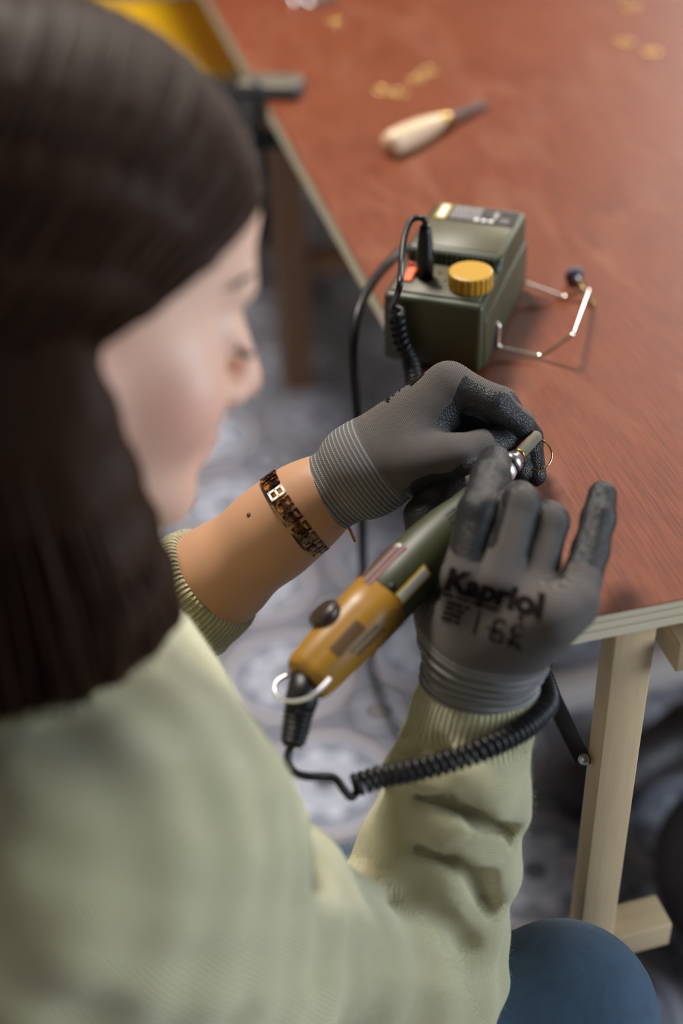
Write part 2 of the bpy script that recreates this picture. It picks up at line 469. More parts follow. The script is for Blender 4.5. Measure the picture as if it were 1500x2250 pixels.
def m_knit(name, ca, cb, col_p, row_p, rib_p, strength=0.9, fuzz=0.5):
    """stockinette: attribute 'kuv' holds (along, around, 0) in metres; attribute 'rib' marks ribbing"""
    t = NT(name); uv = t.attr('kuv', 'Vector'); U, V, _ = t.sep(uv); v = t.obj()
    fv = t.math('FRACT', t.math('DIVIDE', V, col_p))
    tri = t.math('ABSOLUTE', t.math('SUBTRACT', fv, 0.5))
    ph = t.math('ADD', t.math('DIVIDE', U, row_p), t.math('MULTIPLY', tri, 1.1))
    st = t.math('MULTIPLY_ADD', t.math('SINE', t.math('MULTIPLY', ph, 2*math.pi)), 0.5, 0.5)
    cl = t.math('SUBTRACT', 1.0, t.math('POWER', t.math('MULTIPLY', t.math('ABSOLUTE', t.math('SUBTRACT', tri, 0.25)), 4.0), 2.0))
    stitch = t.math('MULTIPLY', t.math('MULTIPLY_ADD', st, 0.6, 0.4), cl)
    rb = t.math('MULTIPLY_ADD', t.math('COSINE', t.math('MULTIPLY', V, 2*math.pi/rib_p)), 0.5, 0.5)
    rib = t.attr('rib')
    h = t.math('ADD', t.math('MULTIPLY', stitch, t.math('MULTIPLY_ADD', rib, -0.55, 1.0)), t.math('MULTIPLY', t.math('MULTIPLY', rb, rib), 1.9))
    fz = t.noise(v, 900, 2, 0.7); mel = t.noise(v, 42, 2, 0.6)
    c = t.mix(mel, ca, cb)
    c = t.mix(t.math('MULTIPLY', t.math('SUBTRACT', 1.0, stitch), 0.60), c, tuple(x*0.34 for x in ca))
    c = t.mix(t.math('MULTIPLY', t.math('MULTIPLY', t.math('SUBTRACT', 1.0, rb), rib), 0.70), c, tuple(x*0.26 for x in ca))
    c = t.mix(t.math('MULTIPLY', fz, 0.25), c, cb)
    hh = t.math('ADD', h, t.math('MULTIPLY', fz, fuzz))
    t.set(color=c, rough=0.9, spec=0.15, sheen=0.35, sheen_rough=0.5, normal=t.bump(hh, strength, 0.0011)); return t.m
MAT['sweater'] = m_knit('pale_sage_wool_knit', (0.64, 0.59, 0.325), (0.84, 0.78, 0.50), 0.0022, 0.0018, 0.0037, 1.0)
def m_denim():
    t = NT('blue_denim'); v = t.obj()
    w = t.noise(t.scale(v, (1, 1, 1)), 26, 6, 0.75, 0.6); tw = t.n('ShaderNodeTexWave'); t.put(tw.inputs['Vector'], v)
    tw.inputs['Scale'].default_value = 260; tw.inputs['Distortion'].default_value = 1.5; tw.bands_direction = 'DIAGONAL'
    c = t.mix(w, (0.006, 0.013, 0.025), (0.065, 0.115, 0.18)); c = t.mix(t.math('MULTIPLY', tw.outputs['Fac'], 0.12), c, (0.13, 0.18, 0.24))
    t.set(color=c, rough=0.85, spec=0.2, sheen=0.15, normal=t.bump(tw.outputs['Fac'], 0.10, 0.0006)); return t.m
MAT['denim'] = m_denim()
def m_hair():
    t = NT('dark_brown_hair'); k = t.attr('hco', 'Vector')
    s = t.noise(t.scale(k, (1, 0.03, 1)), 900, 3, 0.6); s2 = t.noise(t.scale(k, (1, 0.05, 1)), 90, 3, 0.6)
    c = t.mix(s2, (0.007, 0.0027, 0.0015), (0.046, 0.019, 0.0095)); c = t.mix(t.math('MULTIPLY', s, 0.4), c, (0.046, 0.020, 0.0105))
    t.set(color=c, rough=0.55, spec=0.12, normal=t.bump(s, 0.4, 0.001)); return t.m
MAT['hair'] = m_hair()
def m_glove():
    """one glove: grey nylon knit where coat=0, black crinkled nitrile dip where coat=1; attribute 'cuff' marks the ribbed wrist"""
    t = NT('grey_knit_black_dipped_glove'); uv = t.attr('kuv', 'Vector'); U, V, _ = t.sep(uv); v = t.obj()
    P = 0.00115
    row = t.math('DIVIDE', U, P)
    off = t.math('MULTIPLY', t.math('FLOOR', row), 0.5)
    a = t.math('MULTIPLY_ADD', t.math('SINE', t.math('MULTIPLY', row, 2*math.pi)), 0.5, 0.5)
    b = t.math('MULTIPLY_ADD', t.math('SINE', t.math('MULTIPLY', t.math('ADD', t.math('DIVIDE', V, P*0.95), off), 2*math.pi)), 0.5, 0.5)
    kn = t.math('SUBTRACT', 1.0, t.math('MULTIPLY', a, b))
    # cuff: elastic rows with pale stitches
    q = t.math('DIVIDE', U, 0.0031)
    c1 = t.math('POWER', t.math('MULTIPLY_ADD', t.math('SINE', t.math('MULTIPLY', q, 2*math.pi)), 0.5, 0.5), 5.0)
    c2 = t.math('MULTIPLY_ADD', t.math('SINE', t.math('MULTIPLY', V, 2*math.pi/0.0016)), 0.5, 0.5)
    cst = t.math('MULTIPLY', c1, t.math('MULTIPLY_ADD', c2, 0.6, 0.4))
    cuff = t.attr('cuff')
    knit = t.mix(kn, (0.014, 0.0118, 0.0108), (0.124, 0.109, 0.102))
    cuffc = t.mix(cst, (0.11, 0.106, 0.107), (0.40, 0.39, 0.38))
    fab = t.mix(cuff, knit, cuffc)
    cr = t.vor(v, 900); cr2 = t.noise(v, 1300, 2)
    coatc = t.mix(cr, (0.010, 0.010, 0.011), (0.022, 0.022, 0.023))
    coat = t.attr('coat'); edge = t.noise(v, 350, 2)
    cm = t.math('GREATER_THAN', t.math('ADD', coat, t.math('MULTIPLY_ADD', edge, 0.24, -0.12)), 0.5)
    hk = t.math('ADD', t.math('MULTIPLY', kn, t.math('SUBTRACT', 1.0, cuff)), t.math('MULTIPLY', t.math('MULTIPLY', cst, cuff), 1.2))
    hc = t.math('MULTIPLY', t.math('ADD', cr, t.math('MULTIPLY', cr2, 0.4)), 0.9)
    hh = t.n('ShaderNodeMix', data_type='FLOAT'); t.put(hh.inputs[0], cm); t.put(hh.inputs[2], hk); t.put(hh.inputs[3], hc)
    ro = t.n('ShaderNodeMix', data_type='FLOAT'); t.put(ro.inputs[0], cm); ro.inputs[2].default_value = 0.85; ro.inputs[3].default_value = 0.37
    sp = t.n('ShaderNodeMix', data_type='FLOAT'); t.put(sp.inputs[0], cm); sp.inputs[2].default_value = 0.2; sp.inputs[3].default_value = 0.32
    t.set(color=t.mix(cm, fab, coatc), rough=ro.outputs[0], spec=sp.outputs[0], normal=t.bump(hh.outputs[0], 0.75, 0.0006)); return t.m
MAT['glove'] = m_glove()
MAT['print'] = plain('black_ink', (0.008, 0.006, 0.006), 0.9, spec=0.08)
def m_tort():
    t = NT('tortoiseshell_resin'); v = t.obj(); n = t.noise(v, 95, 2, 0.5, 0.4)
    c = t.ramp(n, [(0.40, (0.012, 0.006, 0.005)), (0.5, (0.06, 0.016, 0.008)), (0.58, (0.32, 0.13, 0.02)), (0.72, (0.40, 0.20, 0.05))])
    t.set(color=c, rough=0.18, spec=0.6, coat=0.4); return t.m
MAT['tort'] = m_tort()
# ================================================================== setting: floor of cement tiles
floor = link('floor', rbox('floor', 7.0, 7.0, 0.04, 0, center=(0, 0, -0.027)), MAT['grout'], loc=(0.4, 1.8, 0))
setp(floor, 'floor of patterned grey and blue cement tiles', 'floor', kind='structure')
TILE = 0.2
tile_me = rbox('tile', TILE-0.003, TILE-0.003, 0.008, 0.0012, 1, smooth=False, center=(0, 0, -0.004)); tile_me.materials.append(MAT['tile'])
far_me = rbox('tile_far', TILE-0.003, TILE-0.003, 0.008, 0, center=(0, 0, -0.004))
fyaw = math.radians(14); fr = Matrix.Rotation(fyaw, 3, 'Z')
cand = []
for i in range(-22, 23):
    for j in range(-22, 23):
        p = Vector((0.55, 1.35, 0)) + fr @ Vector((i*TILE, j*TILE, 0))
        if abs(p.x-0.4) > 3.3 or abs(p.y-1.8) > 3.3: continue
        q = p-CAM; dd = q.dot(FWD)
        if dd > 0.2:
            x, y, d = proj(p); inside = -250 < x < 1750 and -250 < y < 2600
        else: inside = False
        cand.append((not inside, q.length, p))
cand.sort(key=lambda c: (c[0], c[1]))
fq = Matrix.Rotation(fyaw, 4, 'Z')
finv = floor.matrix_world.inverted()
rest = []
for n, (_, _, p) in enumerate(cand):
    if n < 240:
        o = bpy.data.objects.new('tile', tile_me); COL.objects.link(o); o.parent = floor
        o.matrix_local = finv @ (Matrix.Translation(p + Vector((0, 0, random.uniform(-0.0006, 0.0006)))) @ fq @ Matrix.Rotation(random.choice((0, 1, 2, 3))*math.pi/2, 4, 'Z'))
    else: rest.append(p)
bm = bmesh.new()
for p in rest:
    c = fq.to_3x3()
    vs = [bm.verts.new(p + c @ Vector((sx*(TILE-0.003)/2, sy*(TILE-0.003)/2, 0))) for sx, sy in ((-1, -1), (1, -1), (1, 1), (-1, 1))]
    lo = [bm.verts.new(v.co - Vector((0, 0, 0.007))) for v in vs]
    bm.faces.new(vs)
    for k in range(4): bm.faces.new((lo[k], lo[(k+1) % 4], vs[(k+1) % 4], vs[k]))
MAT['tile_far'] = plain('patterned_cement_tile_distant', (0.30, 0.30, 0.34), 0.55, var=0.35, nscale=9)
o = link('tile_field', bm_done(bm, 'tile_field'), MAT['tile_far'], floor); o['kind'] = 'stuff'

# ================================================================== room walls with the windows the light comes from
MAT['plaster'] = plain('warm_grey_plaster', (0.36, 0.32, 0.27), 0.9, var=0.05, nscale=6, bump=0.1, bscale=60)
MAT['frame_white'] = plain('white_window_frame', (0.75, 0.74, 0.72), 0.5)
def wall(name, x0, y0, x1, y1, lab, h=2.8, th=0.12):
    a, b = Vector((x0, y0, 0)), Vector((x1, y1, 0)); L = (b-a).length; d = (b-a).normalized()
    m = Matrix((d, Vector((-d.y, d.x, 0)), Vector((0, 0, 1)))).transposed().to_4x4(); m.translation = a
    o = link(name, rbox(name, L, th, h, 0, center=(L/2, th/2, h/2)), MAT['plaster'], None, mw=m); setp(o, lab, 'wall', kind='structure'); return o
wall('wall_far', 2.95, 5.3, -3.1, 5.3, 'plain plaster wall beyond the table'); 
wall('wall_left', -3.1, 5.3, -3.1, -1.7, 'plain plaster wall at the left')
wall('wall_right', 2.95, -1.7, 2.95, 5.3, 'plain plaster wall at the right')
def window(name, c, along, w, h, lab):
    along = Vector(along).normalized(); nrm = Vector((0, 0, 1)).cross(along)
    m = Matrix((along, nrm, Vector((0, 0, 1)))).transposed().to_4x4(); m.translation = Vector(c)
    win = empty(name, Vector(c), lab, 'window', kind='structure')
    for (cx, cz, sx, sz) in ((0, h/2, w+0.08, 0.06), (0, -h/2, w+0.08, 0.06), (-w/2, 0, 0.06, h), (w/2, 0, 0.06, h), (0, 0, 0.04, h)):
        link('frame_bar', rbox('frame_bar', sx, 0.05, sz, 0.004, 1, center=(cx, 0, cz)), MAT['frame_white'], win, mw=m)
    link('sill', rbox('sill', w+0.2, 0.16, 0.03, 0.004, 1, center=(0, 0.04, -h/2-0.045)), MAT['frame_white'], win, mw=m)
    for sx in (-1, 1): link('pane', rbox('pane', w/2-0.05, 0.006, h-0.06, 0, center=(sx*w/4, 0, 0)), MAT['glass'], win, mw=m)
window('window_1', (1.5, 5.27, 1.9), (-1, 0, 0), 2.6, 1.5, 'wide white framed window in the far wall')
window('window_2', (2.92, 0.35, 1.25), (0, 1, 0), 1.5, 1.5, 'white framed window in the right wall')

# ================================================================== table board: red veneered plywood
K = T(1233, 1369)
A = (T(460, 0)-K); A.z = 0; A.normalize(); B = Vector((A.y, -A.x, 0))
TM = Matrix((B, A, Vector((0, 0, 1)))).transposed().to_4x4(); TM.translation = K
TW, TL = 1.9, 3.4  # board stretched beyond the view so that it shades the floor underneath
def tl(x, y, z=0): return TM @ Vector((x, y, z))
board = empty('tabletop_board', K, 'large reddish brown veneered plywood table top with pale layered edges', 'table top')
def slab(name, z0, z1, inset, mat):
    me = rbox(name, TW-2*inset, TL-2*inset, z1-z0, 0.0006, 1, smooth=False, center=(TW/2, TL/2, (z0+z1)/2))
    return link(name, me, mat, board, mw=TM)
slab('veneer', -0.0012, 0.0, 0.0, MAT['veneer'])
zz = [-0.0012, -0.0062, -0.0078, -0.0128, -0.0145, -0.021]
for k in range(5):
    slab('ply', zz[k+1], zz[k], 0.0003 if k % 2 == 0 else 0.0009, MAT['ply_light' if k % 2 == 0 else 'ply_dark'])
TB = TABLE_Z - 0.021

# ================================================================== trestles
def bar(name, a, b, w, t, mat, parent, up=(0, 0, 1), bev=0.0015):
    """timber from a to b; w along the frame x, t along the frame y"""
    m = frame_z(a, b, up); L = (Vector(b)-Vector(a)).length
    return link(name, rbox(name, w, t, L, bev, 2, center=(0, 0, L/2)), mat, parent, mw=m)
def unT(p): return TM.inverted() @ Vector(p)
q = unT(T(1403, 1398, TB)); lx, ly = q.x+0.002, 0.0145
tr = empty('trestle', tl(lx, ly, -TABLE_Z), 'pale pine trestle with square leg and dark brace under the near table corner', 'trestle')
legtop = tl(lx, ly, -0.0215-0.0)
def legz(py):
    lo, hi = 0.0, 0.75
    for _ in range(40):
        m = (lo+hi)/2
        if proj(tl(lx, ly, m-TABLE_Z))[1] > py: lo = m
        else: hi = m
    return (lo+hi)/2
bar('leg', tl(lx, ly, 0.0-TABLE_Z), tl(lx, ly, -0.0215), 0.020, 0.029, MAT['pine'], tr, up=tuple(-B))
zc = legz(2062)
bar('crossbar', tl(lx-0.004, ly, zc-TABLE_Z), tl(lx+0.062, ly+0.002, zc-TABLE_Z), 0.030, 0.026, MAT['pine'], tr)
bar('leg', tl(lx+0.85, ly, 0.0-TABLE_Z), tl(lx+0.85, ly, -0.0215), 0.044, 0.030, MAT['pine'], tr, up=tuple(-B))
bar('top_rail', tl(lx+0.025, ly, -0.044), tl(lx+0.825, ly, -0.044), 0.044, 0.024, MAT['pine'], tr)
MAT['pale_timber'] = m_wood('pale_rail_timber', (0.72, 0.63, 0.60), (0.82, 0.74, 0.70), (40, 40, 3))  # low rail in a much paler timber tone than the pine legs
ra, rb = T(1120, 1552, 0.14), T(1700, 1408, 0.14)
bar('rail', ra, rb, 0.03, 0.038, MAT['pale_timber'], tr)
b0 = tl(lx-0.020, ly+0.004, legz(1672)-TABLE_Z); b1 = C(1150, 1400, 1.12)
bar('brace', b0 + Vector((0, 0, 0.0)), b1, 0.013, 0.006, MAT['blackm'], tr)
mb = frame_z(b0 + cv(0.0, 0.003, 0.004), b0 + cv(-0.002, 0.003, 0.012))
link('bolt', lathe('bolt', [(0.0, 0.0), (0.004, 0.0), (0.0042, 0.002), (0.003, 0.003), (0.0, 0.0035)], 12), MAT['steel'], tr, mw=mb)

L2 = T(652, 838, 0.0); q2 = unT(L2); l2x, l2y = q2.x, q2.y
tr2 = empty('trestle', L2, 'brown timber trestle standing in shade under the table behind the clamp', 'trestle')
for k in (0, 0.62):
    bar('leg', tl(l2x+k, l2y, -TABLE_Z), tl(l2x+k, l2y, -0.0215), 0.06, 0.05, MAT['oldpine'], tr2, up=tuple(-B))
bar('rail', tl(l2x+0.03, l2y, -0.52), tl(l2x+0.59, l2y, -0.52), 0.05, 0.03, MAT['oldpine'], tr2)
bar('top_rail', tl(l2x+0.026, l2y, -0.05), tl(l2x+0.594, l2y, -0.05), 0.055, 0.03, MAT['oldpine'], tr2)

# ================================================================== clamp on the left table edge
cp = T(585, 200); cl_ = unT(cp)
ey = cl_.y - 0.012
cm = empty('bar_clamp', tl(0, ey, 0), 'black bar clamp gripping the table edge beside the yellow chair', 'clamp')
yb = ey
jaw = rbox('jaw', 0.068, 0.040, 0.016, 0.003, 2, center=(0.010, 0.0, 0.0085))
link('jaw', jaw, MAT['clampgrey'], cm, mw=TM @ Matrix.Translation((0.0, yb+0.008, 0.0)) @ Matrix.Rotation(math.radians(-24), 4, 'Z'))
link('jaw_face', rbox('jaw_face', 0.071, 0.043, 0.010, 0.002, 2, center=(0.010, 0.0, 0.005)), MAT['blackm'], cm, mw=TM @ Matrix.Translation((0.0, yb+0.007, 0.0003)) @ Matrix.Rotation(math.radians(-24), 4, 'Z'))
link('bar', rbox('bar', 0.007, 0.020, 0.20, 0.001, 1, center=(0, 0, -0.085)), MAT['blackm'], cm, mw=TM @ Matrix.Translation((-0.0075, yb-0.004, 0.004)))
link('handle', lathe('handle', [(0, 0), (0.012, 0.001), (0.0145, 0.02), (0.0125, 0.05), (0.014, 0.085), (0.0, 0.09)], 16, mod=lambda r, z, a: r*(1+0.05*math.cos(8*a))), MAT['blackm'], cm, mw=TM @ Matrix.Translation((-0.016, yb-0.012, -0.16)))
link('lower_jaw', rbox('lower_jaw', 0.06, 0.022, 0.018, 0.003, 2, center=(0.008, 0, 0)), MAT['blackm'], cm, mw=TM @ Matrix.Translation((0.0, yb-0.004, -0.050)))
link('screw', lathe('screw', [(0, 0), (0.009, 0), (0.009, 0.004), (0.004, 0.005), (0.004, 0.018), (0, 0.018)], 12), MAT['steel'], cm, mw=TM @ Matrix.Translation((0.022, yb-0.004, -0.0395)))

# ================================================================== yellow chair beyond the left edge
yc0 = T(400, 95, 0.45)
yd = -B; yt = A
ych = empty('chair', (0, 0, 0), 'bright yellow moulded chair standing beyond the left table edge', 'chair')
seatc = Vector((yc0.x, yc0.y, 0.44))
YM = Matrix((A, -B, Vector((0, 0, 1)))).transposed().to_4x4(); YM.translation = Vector((seatc.x, seatc.y, 0)); ych.location = YM.translation; bpy.context.view_layer.update()
def shell(name, w, h, th, bow, mw):
    """curved moulded panel w x h with rounded corners, thickness th, bowed along its width"""
    v, f = [], []; n, m = 14, 12
    for side in (0, 1):
        for i in range(n+1):
            for j in range(m+1):
                u = -1+2*i/n; s = -1+2*j/m
                k = 1-0.10*max(0, abs(u)+abs(s)-1.25)/0.75
                x = u*w/2*k; y = s*h/2*k
                v.append((x, y, bow*(u*u)+0.35*bow*s*s - (th if side else 0)))
    S = (n+1)*(m+1)
    for i in range(n):
        for j in range(m):
            a = i*(m+1)+j; f.append((a, a+m+1, a+m+2, a+1)); f.append((S+a, S+a+1, S+a+m+2, S+a+m+1))
    for i in range(n):
        for j in (0, m):
            a = i*(m+1)+j; q_ = (a, a+m+1, S+a+m+1, S+a); f.append(q_ if j == m else q_[::-1])
    for j in range(m):
        for i in (0, n):
            a = i*(m+1)+j; q_ = (a, a+1, S+a+1, S+a); f.append(q_ if i == 0 else q_[::-1])
    me = pyd(name, v, f); return me
link('seat', shell('seat', 0.44, 0.42, 0.012, 0.03, None), MAT['chairyellow'], ych, mw=YM @ Matrix.Translation((0, 0, 0.44)))
link('backrest', shell('backrest', 0.46, 0.44, 0.012, 0.04, None), MAT['chairyellow'], ych, mw=YM @ Matrix.Translation((0, 0.23, 0.70)) @ Matrix.Rotation(math.radians(80), 4, 'X'))
for sx in (-1, 1):
    for sy in (-1, 1):
        link('leg', tube('leg', [YM @ Vector((sx*0.16, sy*0.15, 0.435)), YM @ Vector((sx*0.21, sy*0.20, 0.0))], 0.011, 10), MAT['chrome'], ych)
    link('back_post', tube('back_post', smooth_path([YM @ Vector((sx*0.15, 0.15, 0.43)), YM @ Vector((sx*0.17, 0.225, 0.47)), YM @ Vector((sx*0.17, 0.262, 0.66))], 6), 0.009, 8), MAT['chrome'], ych)

# ================================================================== things lying on the table
def rp(px, py, p0, nrm):
    v = FWD + RGT*((px-750)/FPX) + UPV*((1125-py)/FPX); n = Vector(nrm)
    return CAM + v*((Vector(p0)-CAM).dot(n)/v.dot(n))

# chisel
ca, cb_ = T(850, 320, TABLE_Z+0.013), T(965, 268, TABLE_Z+0.010); ct = T(1066, 226, TABLE_Z+0.004)
ch = empty('chisel', T(900, 310), 'small wood carving chisel with pale rounded handle and steel blade', 'chisel')
L = (cb_-ca).length
hz = [(0, 0), (0.007, 0.0008), (0.0115, 0.004), (0.0132, 0.012), (0.0138, 0.35*L), (0.0125, 0.65*L), (0.0098, 0.9*L), (0.0080, L), (0, L)]
link('handle', lathe('handle', hz, 28), MAT['handle'], ch, mw=frame_z(ca, cb_))
dirc = (ct-cb_).normalized()
link('ferrule', lathe('ferrule', [(0, 0), (0.0085, 0), (0.0088, 0.002), (0.0078, 0.015), (0.006, 0.017), (0, 0.017)], 20), MAT['brass'], ch, mw=frame_z(cb_ - dirc*0.002, ct))
bl0 = cb_ + dirc*0.013; Lb = (ct-bl0).length
bm = bmesh.new(); bmesh.ops.create_cube(bm, size=1.0)
for v in bm.verts:
    k = v.co.z+0.5
    v.co = Vector((v.co.x*(0.009+0.002*k), v.co.y*(0.0035-0.0025*k), k*Lb))
link('blade', bm_done(bm, 'blade'), MAT['steel'], ch, mw=frame_z(bl0, ct))

# gold rings scattered over the far part of the table
def torus(name, R, r, n=28, m=8):
    return tube_closed(name, [Vector((R*math.cos(2*math.pi*i/n), R*math.sin(2*math.pi*i/n), 0)) for i in range(n)], r, m)
def tube_closed(name, pts, r, m=8):
    n = len(pts); v, f = [], []
    nz = (pts[0]-pts[n//3]).cross(pts[n//3*2]-pts[n//3]).normalized()
    for i in range(n):
        t = (pts[(i+1) % n]-pts[i-1]).normalized(); u = nz; w = t.cross(u).normalized()
        for k in range(m):
            a = 2*math.pi*k/m; v.append(pts[i]+(u*math.cos(a)+w*math.sin(a))*r)
    for i in range(n):
        for k in range(m):
            f.append((i*m+k, i*m+(k+1) % m, ((i+1) % n)*m+(k+1) % m, ((i+1) % n)*m+k))
    return pyd(name, v, f)
ring_me = torus('gold_ring', 0.0085, 0.0011); ring_me.materials.append(MAT['gold'])
rl = [(735, 50, 'lone gold ring near the glass beads at the back of the table'),
      (836, 200, 'leftmost gold ring of the four behind the chisel'),
      (874, 207, 'second gold ring from the left behind the chisel'),
      (914, 176, 'third gold ring from the left behind the chisel'),
      (940, 158, 'rightmost gold ring of the four behind the chisel'),
      (1372, 94, 'left ring of the gold pair near the right of the table'),
      (1431, 116, 'right ring of the gold pair near the right of the table'),
      (1384, 16, 'farthest gold ring at the back right of the table')]
for px, py, lab in rl:
    o = bpy.data.objects.new('gold_ring', ring_me); COL.objects.link(o)
    o.location = T(px, py) + Vector((0, 0, 0.0012)); o.rotation_euler = (0, 0, random.random()*3)
    setp(o, lab, 'ring', 'gold rings scattered on the table')
for k, (px, py, lab) in enumerate([(660, 4, 'leftmost clear glass bead at the back of the table'), (692, 6, 'middle clear glass bead at the back of the table'), (722, -2, 'rightmost clear glass bead at the back of the table')]):
    me = lathe('glass_bead', [(0.003, 0), (0.010, 0.0015), (0.0135, 0.007), (0.012, 0.013), (0.006, 0.0165), (0.003, 0.0165)], 24)
    o = link('glass_bead', me, MAT['glass'], None, loc=T(px, py)); setp(o, lab, 'bead', 'clear glass beads')

# abrasive wheel on its shank
aw = empty('abrasive_wheel_bit', T(1270, 615), 'small dark violet abrasive wheel on a thin steel shank lying by the wire stand', 'tool bit')
w0 = T(1262, 606, TABLE_Z+0.0075); w1 = T(1303, 668, TABLE_Z+0.0014)
dw = (w1-w0).normalized()
link('shank', tube('shank', [w0, w1], 0.0013, 10), MAT['brass'], aw)
link('wheel', lathe('wheel', [(0, 0), (0.006, 0.0), (0.0082, 0.0015), (0.0085, 0.004), (0.0075, 0.006), (0.0035, 0.007), (0, 0.007)], 28), MAT['slate'], aw, mw=frame_z(w0-dw*0.004, w1))
link('hub', lathe('hub', [(0, 0), (0.0032, 0), (0.0028, 0.003), (0, 0.0035)], 16), MAT['steel'], aw, mw=frame_z(w0+dw*0.0025, w1))

# ================================================================== power supply
pfr = T(1060, 829)
yaw = math.radians(-20)
PW, PD = 0.083, 0.150
Dv = Vector((math.sin(-yaw), math.cos(yaw), 0)); Wv = Vector((math.cos(yaw), math.sin(yaw), 0))
PM = Matrix((Wv, Dv, Vector((0, 0, 1)))).transposed().to_4x4(); PM.translation = pfr - Wv*PW
PM.translation.z = TABLE_Z
def pl(x, y, z): return PM @ Vector((x, y, z))
def unP(p): return PM.inverted() @ Vector(p)
ps = empty('power_supply', pl(PW/2, PD/2, 0), 'olive green bench power supply with yellow dial, vent slots and rating plate', 'power supply')
prof = [(-0.0015, 0.0027), (PD, 0.0027), (PD-0.003, 0.0715), (0.064, 0.0715), (0.0605, 0.0620), (0.0005, 0.0610)]
XP = PM @ Matrix(((0, 0, 1, 0), (1, 0, 0, 0), (0, 1, 0, 0), (0, 0, 0, 1)))   # prism xy -> local yz, extruded along local x
link('housing', prism('housing', prof, PW-0.004, 0.0045, 3, True), MAT['green'], ps, mw=XP @ Matrix.Translation((0, 0, 0.002)))
link('base', rbox('base', PW, PD-0.008, 0.044, 0.003, 3, center=(PW/2, PD/2+0.003, 0.0245)), MAT['green'], ps, mw=PM)
link('front_panel', rbox('front_panel', PW-0.012, 0.050, 0.002, 0.0008, 1, center=(PW/2, 0.0315, 0.0618)), MAT['deck'], ps, mw=PM @ Matrix.Translation((0, 0, -0.0002)))
link('top_panel', rbox('top_panel', PW-0.014, 0.076, 0.0016, 0.0008, 1, center=(PW/2, 0.0, 0.0)), MAT['deck'], ps, mw=PM @ Matrix.Translation((0, 0.106, 0.0716)))
bm = bmesh.new()
for k in range(17):
    x = 0.008+k*(PW-0.016)/16
    r = bmesh.ops.create_cube(bm, size=1.0)
    for v in r['verts']: v.co = Vector((x+v.co.x*0.0018, 0.0572+v.co.y*0.004+(v.co.z)*0.003, 0.0668+v.co.z*0.0085))
link('vent_slots', bm_done(bm, 'vent_slots'), MAT['green'], ps, mw=PM)
link('vent_recess', rbox('vent_recess', PW-0.012, 0.004, 0.0092, 0, center=(0, 0, 0)), MAT['blackm'], ps, mw=PM @ Matrix.Translation((PW/2, 0.0590, 0.0667)) @ Matrix.Rotation(math.radians(-15), 4, 'X'))
# dial
kc = unP(T(1033, 628, TABLE_Z+0.0628)); kz = 0.0624
nrid = 22
def kmod(r, z, a):
    if r < 0.010 or z > 0.0125: return r
    return r - 0.0011*max(0, math.cos(nrid*a))**3
kn_p = [(0, 0), (0.0168, 0.0), (0.0176, 0.0022), (0.0174, 0.0024), (0.0172, 0.0119), (0.0165, 0.0131), (0.0152, 0.0137), (0, 0.0140)]
link('dial', lathe('dial', kn_p, nrid*8, False, kmod), MAT['yellow'], ps, mw=PM @ Matrix.Translation((kc.x, kc.y, kz)))
for (px, py) in ((978, 617), (968, 632), (966, 600)):
    link('scale_mark', lathe('scale_mark', [(0, 0), (0.0011, 0), (0.0011, 0.0006), (0, 0.0006)], 10), MAT['blackm'], ps, loc=T(px, py, TABLE_Z+0.0627))
# rocker switch and pilot lamp
sw = unP(T(901, 607, TABLE_Z+0.063))
link('rocker_switch', prism('rocker_switch', [(-0.0040, -0.009), (0.0036, -0.009), (0.0036, 0.009), (-0.0040, 0.009)], 0.004, 0.0012, 2), MAT['orange'], ps, mw=PM @ Matrix.Translation((sw.x, sw.y, 0.0620)) @ Matrix.Rotation(math.radians(9), 4, 'X'))
rl_ = unP(T(903, 583, TABLE_Z+0.063))
link('pilot_lamp', lathe('pilot_lamp', [(0, 0), (0.0028, 0), (0.0028, 0.002), (0.0018, 0.0034), (0, 0.0038)], 14), MAT['red'], ps, mw=PM @ Matrix.Translation((rl_.x, rl_.y, 0.0624)))
# rating plate
tp = PM @ Matrix.Translation((0, 0.106, 0.0716)) @ Matrix.Translation((0, 0, 0.0009))
plate = link('rating_plate', rbox('rating_plate', 0.066, 0.026, 0.0005, 0, center=(PW/2+0.002, 0.0215, 0.00015)), MAT['label_dark'], ps, mw=tp)
link('brand_plate', rbox('brand_plate', 0.0085, 0.0255, 0.0004, 0, center=(PW/2-0.0265, 0.0215, 0.0006)), MAT['label_yellow'], plate, mw=tp)
link('brand_field', rbox('brand_field', 0.0050, 0.0215, 0.0003, 0, center=(PW/2-0.0265, 0.0215, 0.0009)), MAT['white'], plate, mw=tp)
bm = bmesh.new()
def dash(x, y, w, h):
    r = bmesh.ops.create_cube(bm, size=1.0)
    for v in r['verts']: v.co = Vector((PW/2+x+v.co.x*w, 0.0215+y+v.co.y*h, 0.0006+v.co.z*0.0003))
rnd = random.Random(3)
for row in range(6):
    x = -0.0195
    while x < (0.004 if row < 5 else -0.002):
        w = rnd.uniform(0.0012, 0.0032); dash(x+w/2, 0.0100-row*0.0036, w, 0.0019 if row else 0.0028); x += w+0.0008
for x in np.arange(0.009, 0.021, 0.0014): dash(x, 0.005, 0.0009, 0.0012)
for y in (-0.003, -0.007): 
    for x in (0.0235, 0.026, 0.0285): dash(x, y, 0.0017, 0.0018)
link('plate_lettering', bm_done(bm, 'plate_lettering'), MAT['greyprint'], plate, mw=tp)
for x in (0.0035, 0.0095, 0.0155):
    link('symbol', lathe('symbol', [(0, 0), (0.0022, 0), (0.0022, 0.0004), (0, 0.0004)], 16), MAT['white'], plate, mw=tp @ Matrix.Translation((PW/2+x, 0.0215-0.0085, 0.0004)))
link('symbol', rbox('symbol', 0.0026, 0.012, 0.0004, 0, center=(PW/2+0.0175, 0.0235, 0.0006)), MAT['greyprint'], plate, mw=tp)
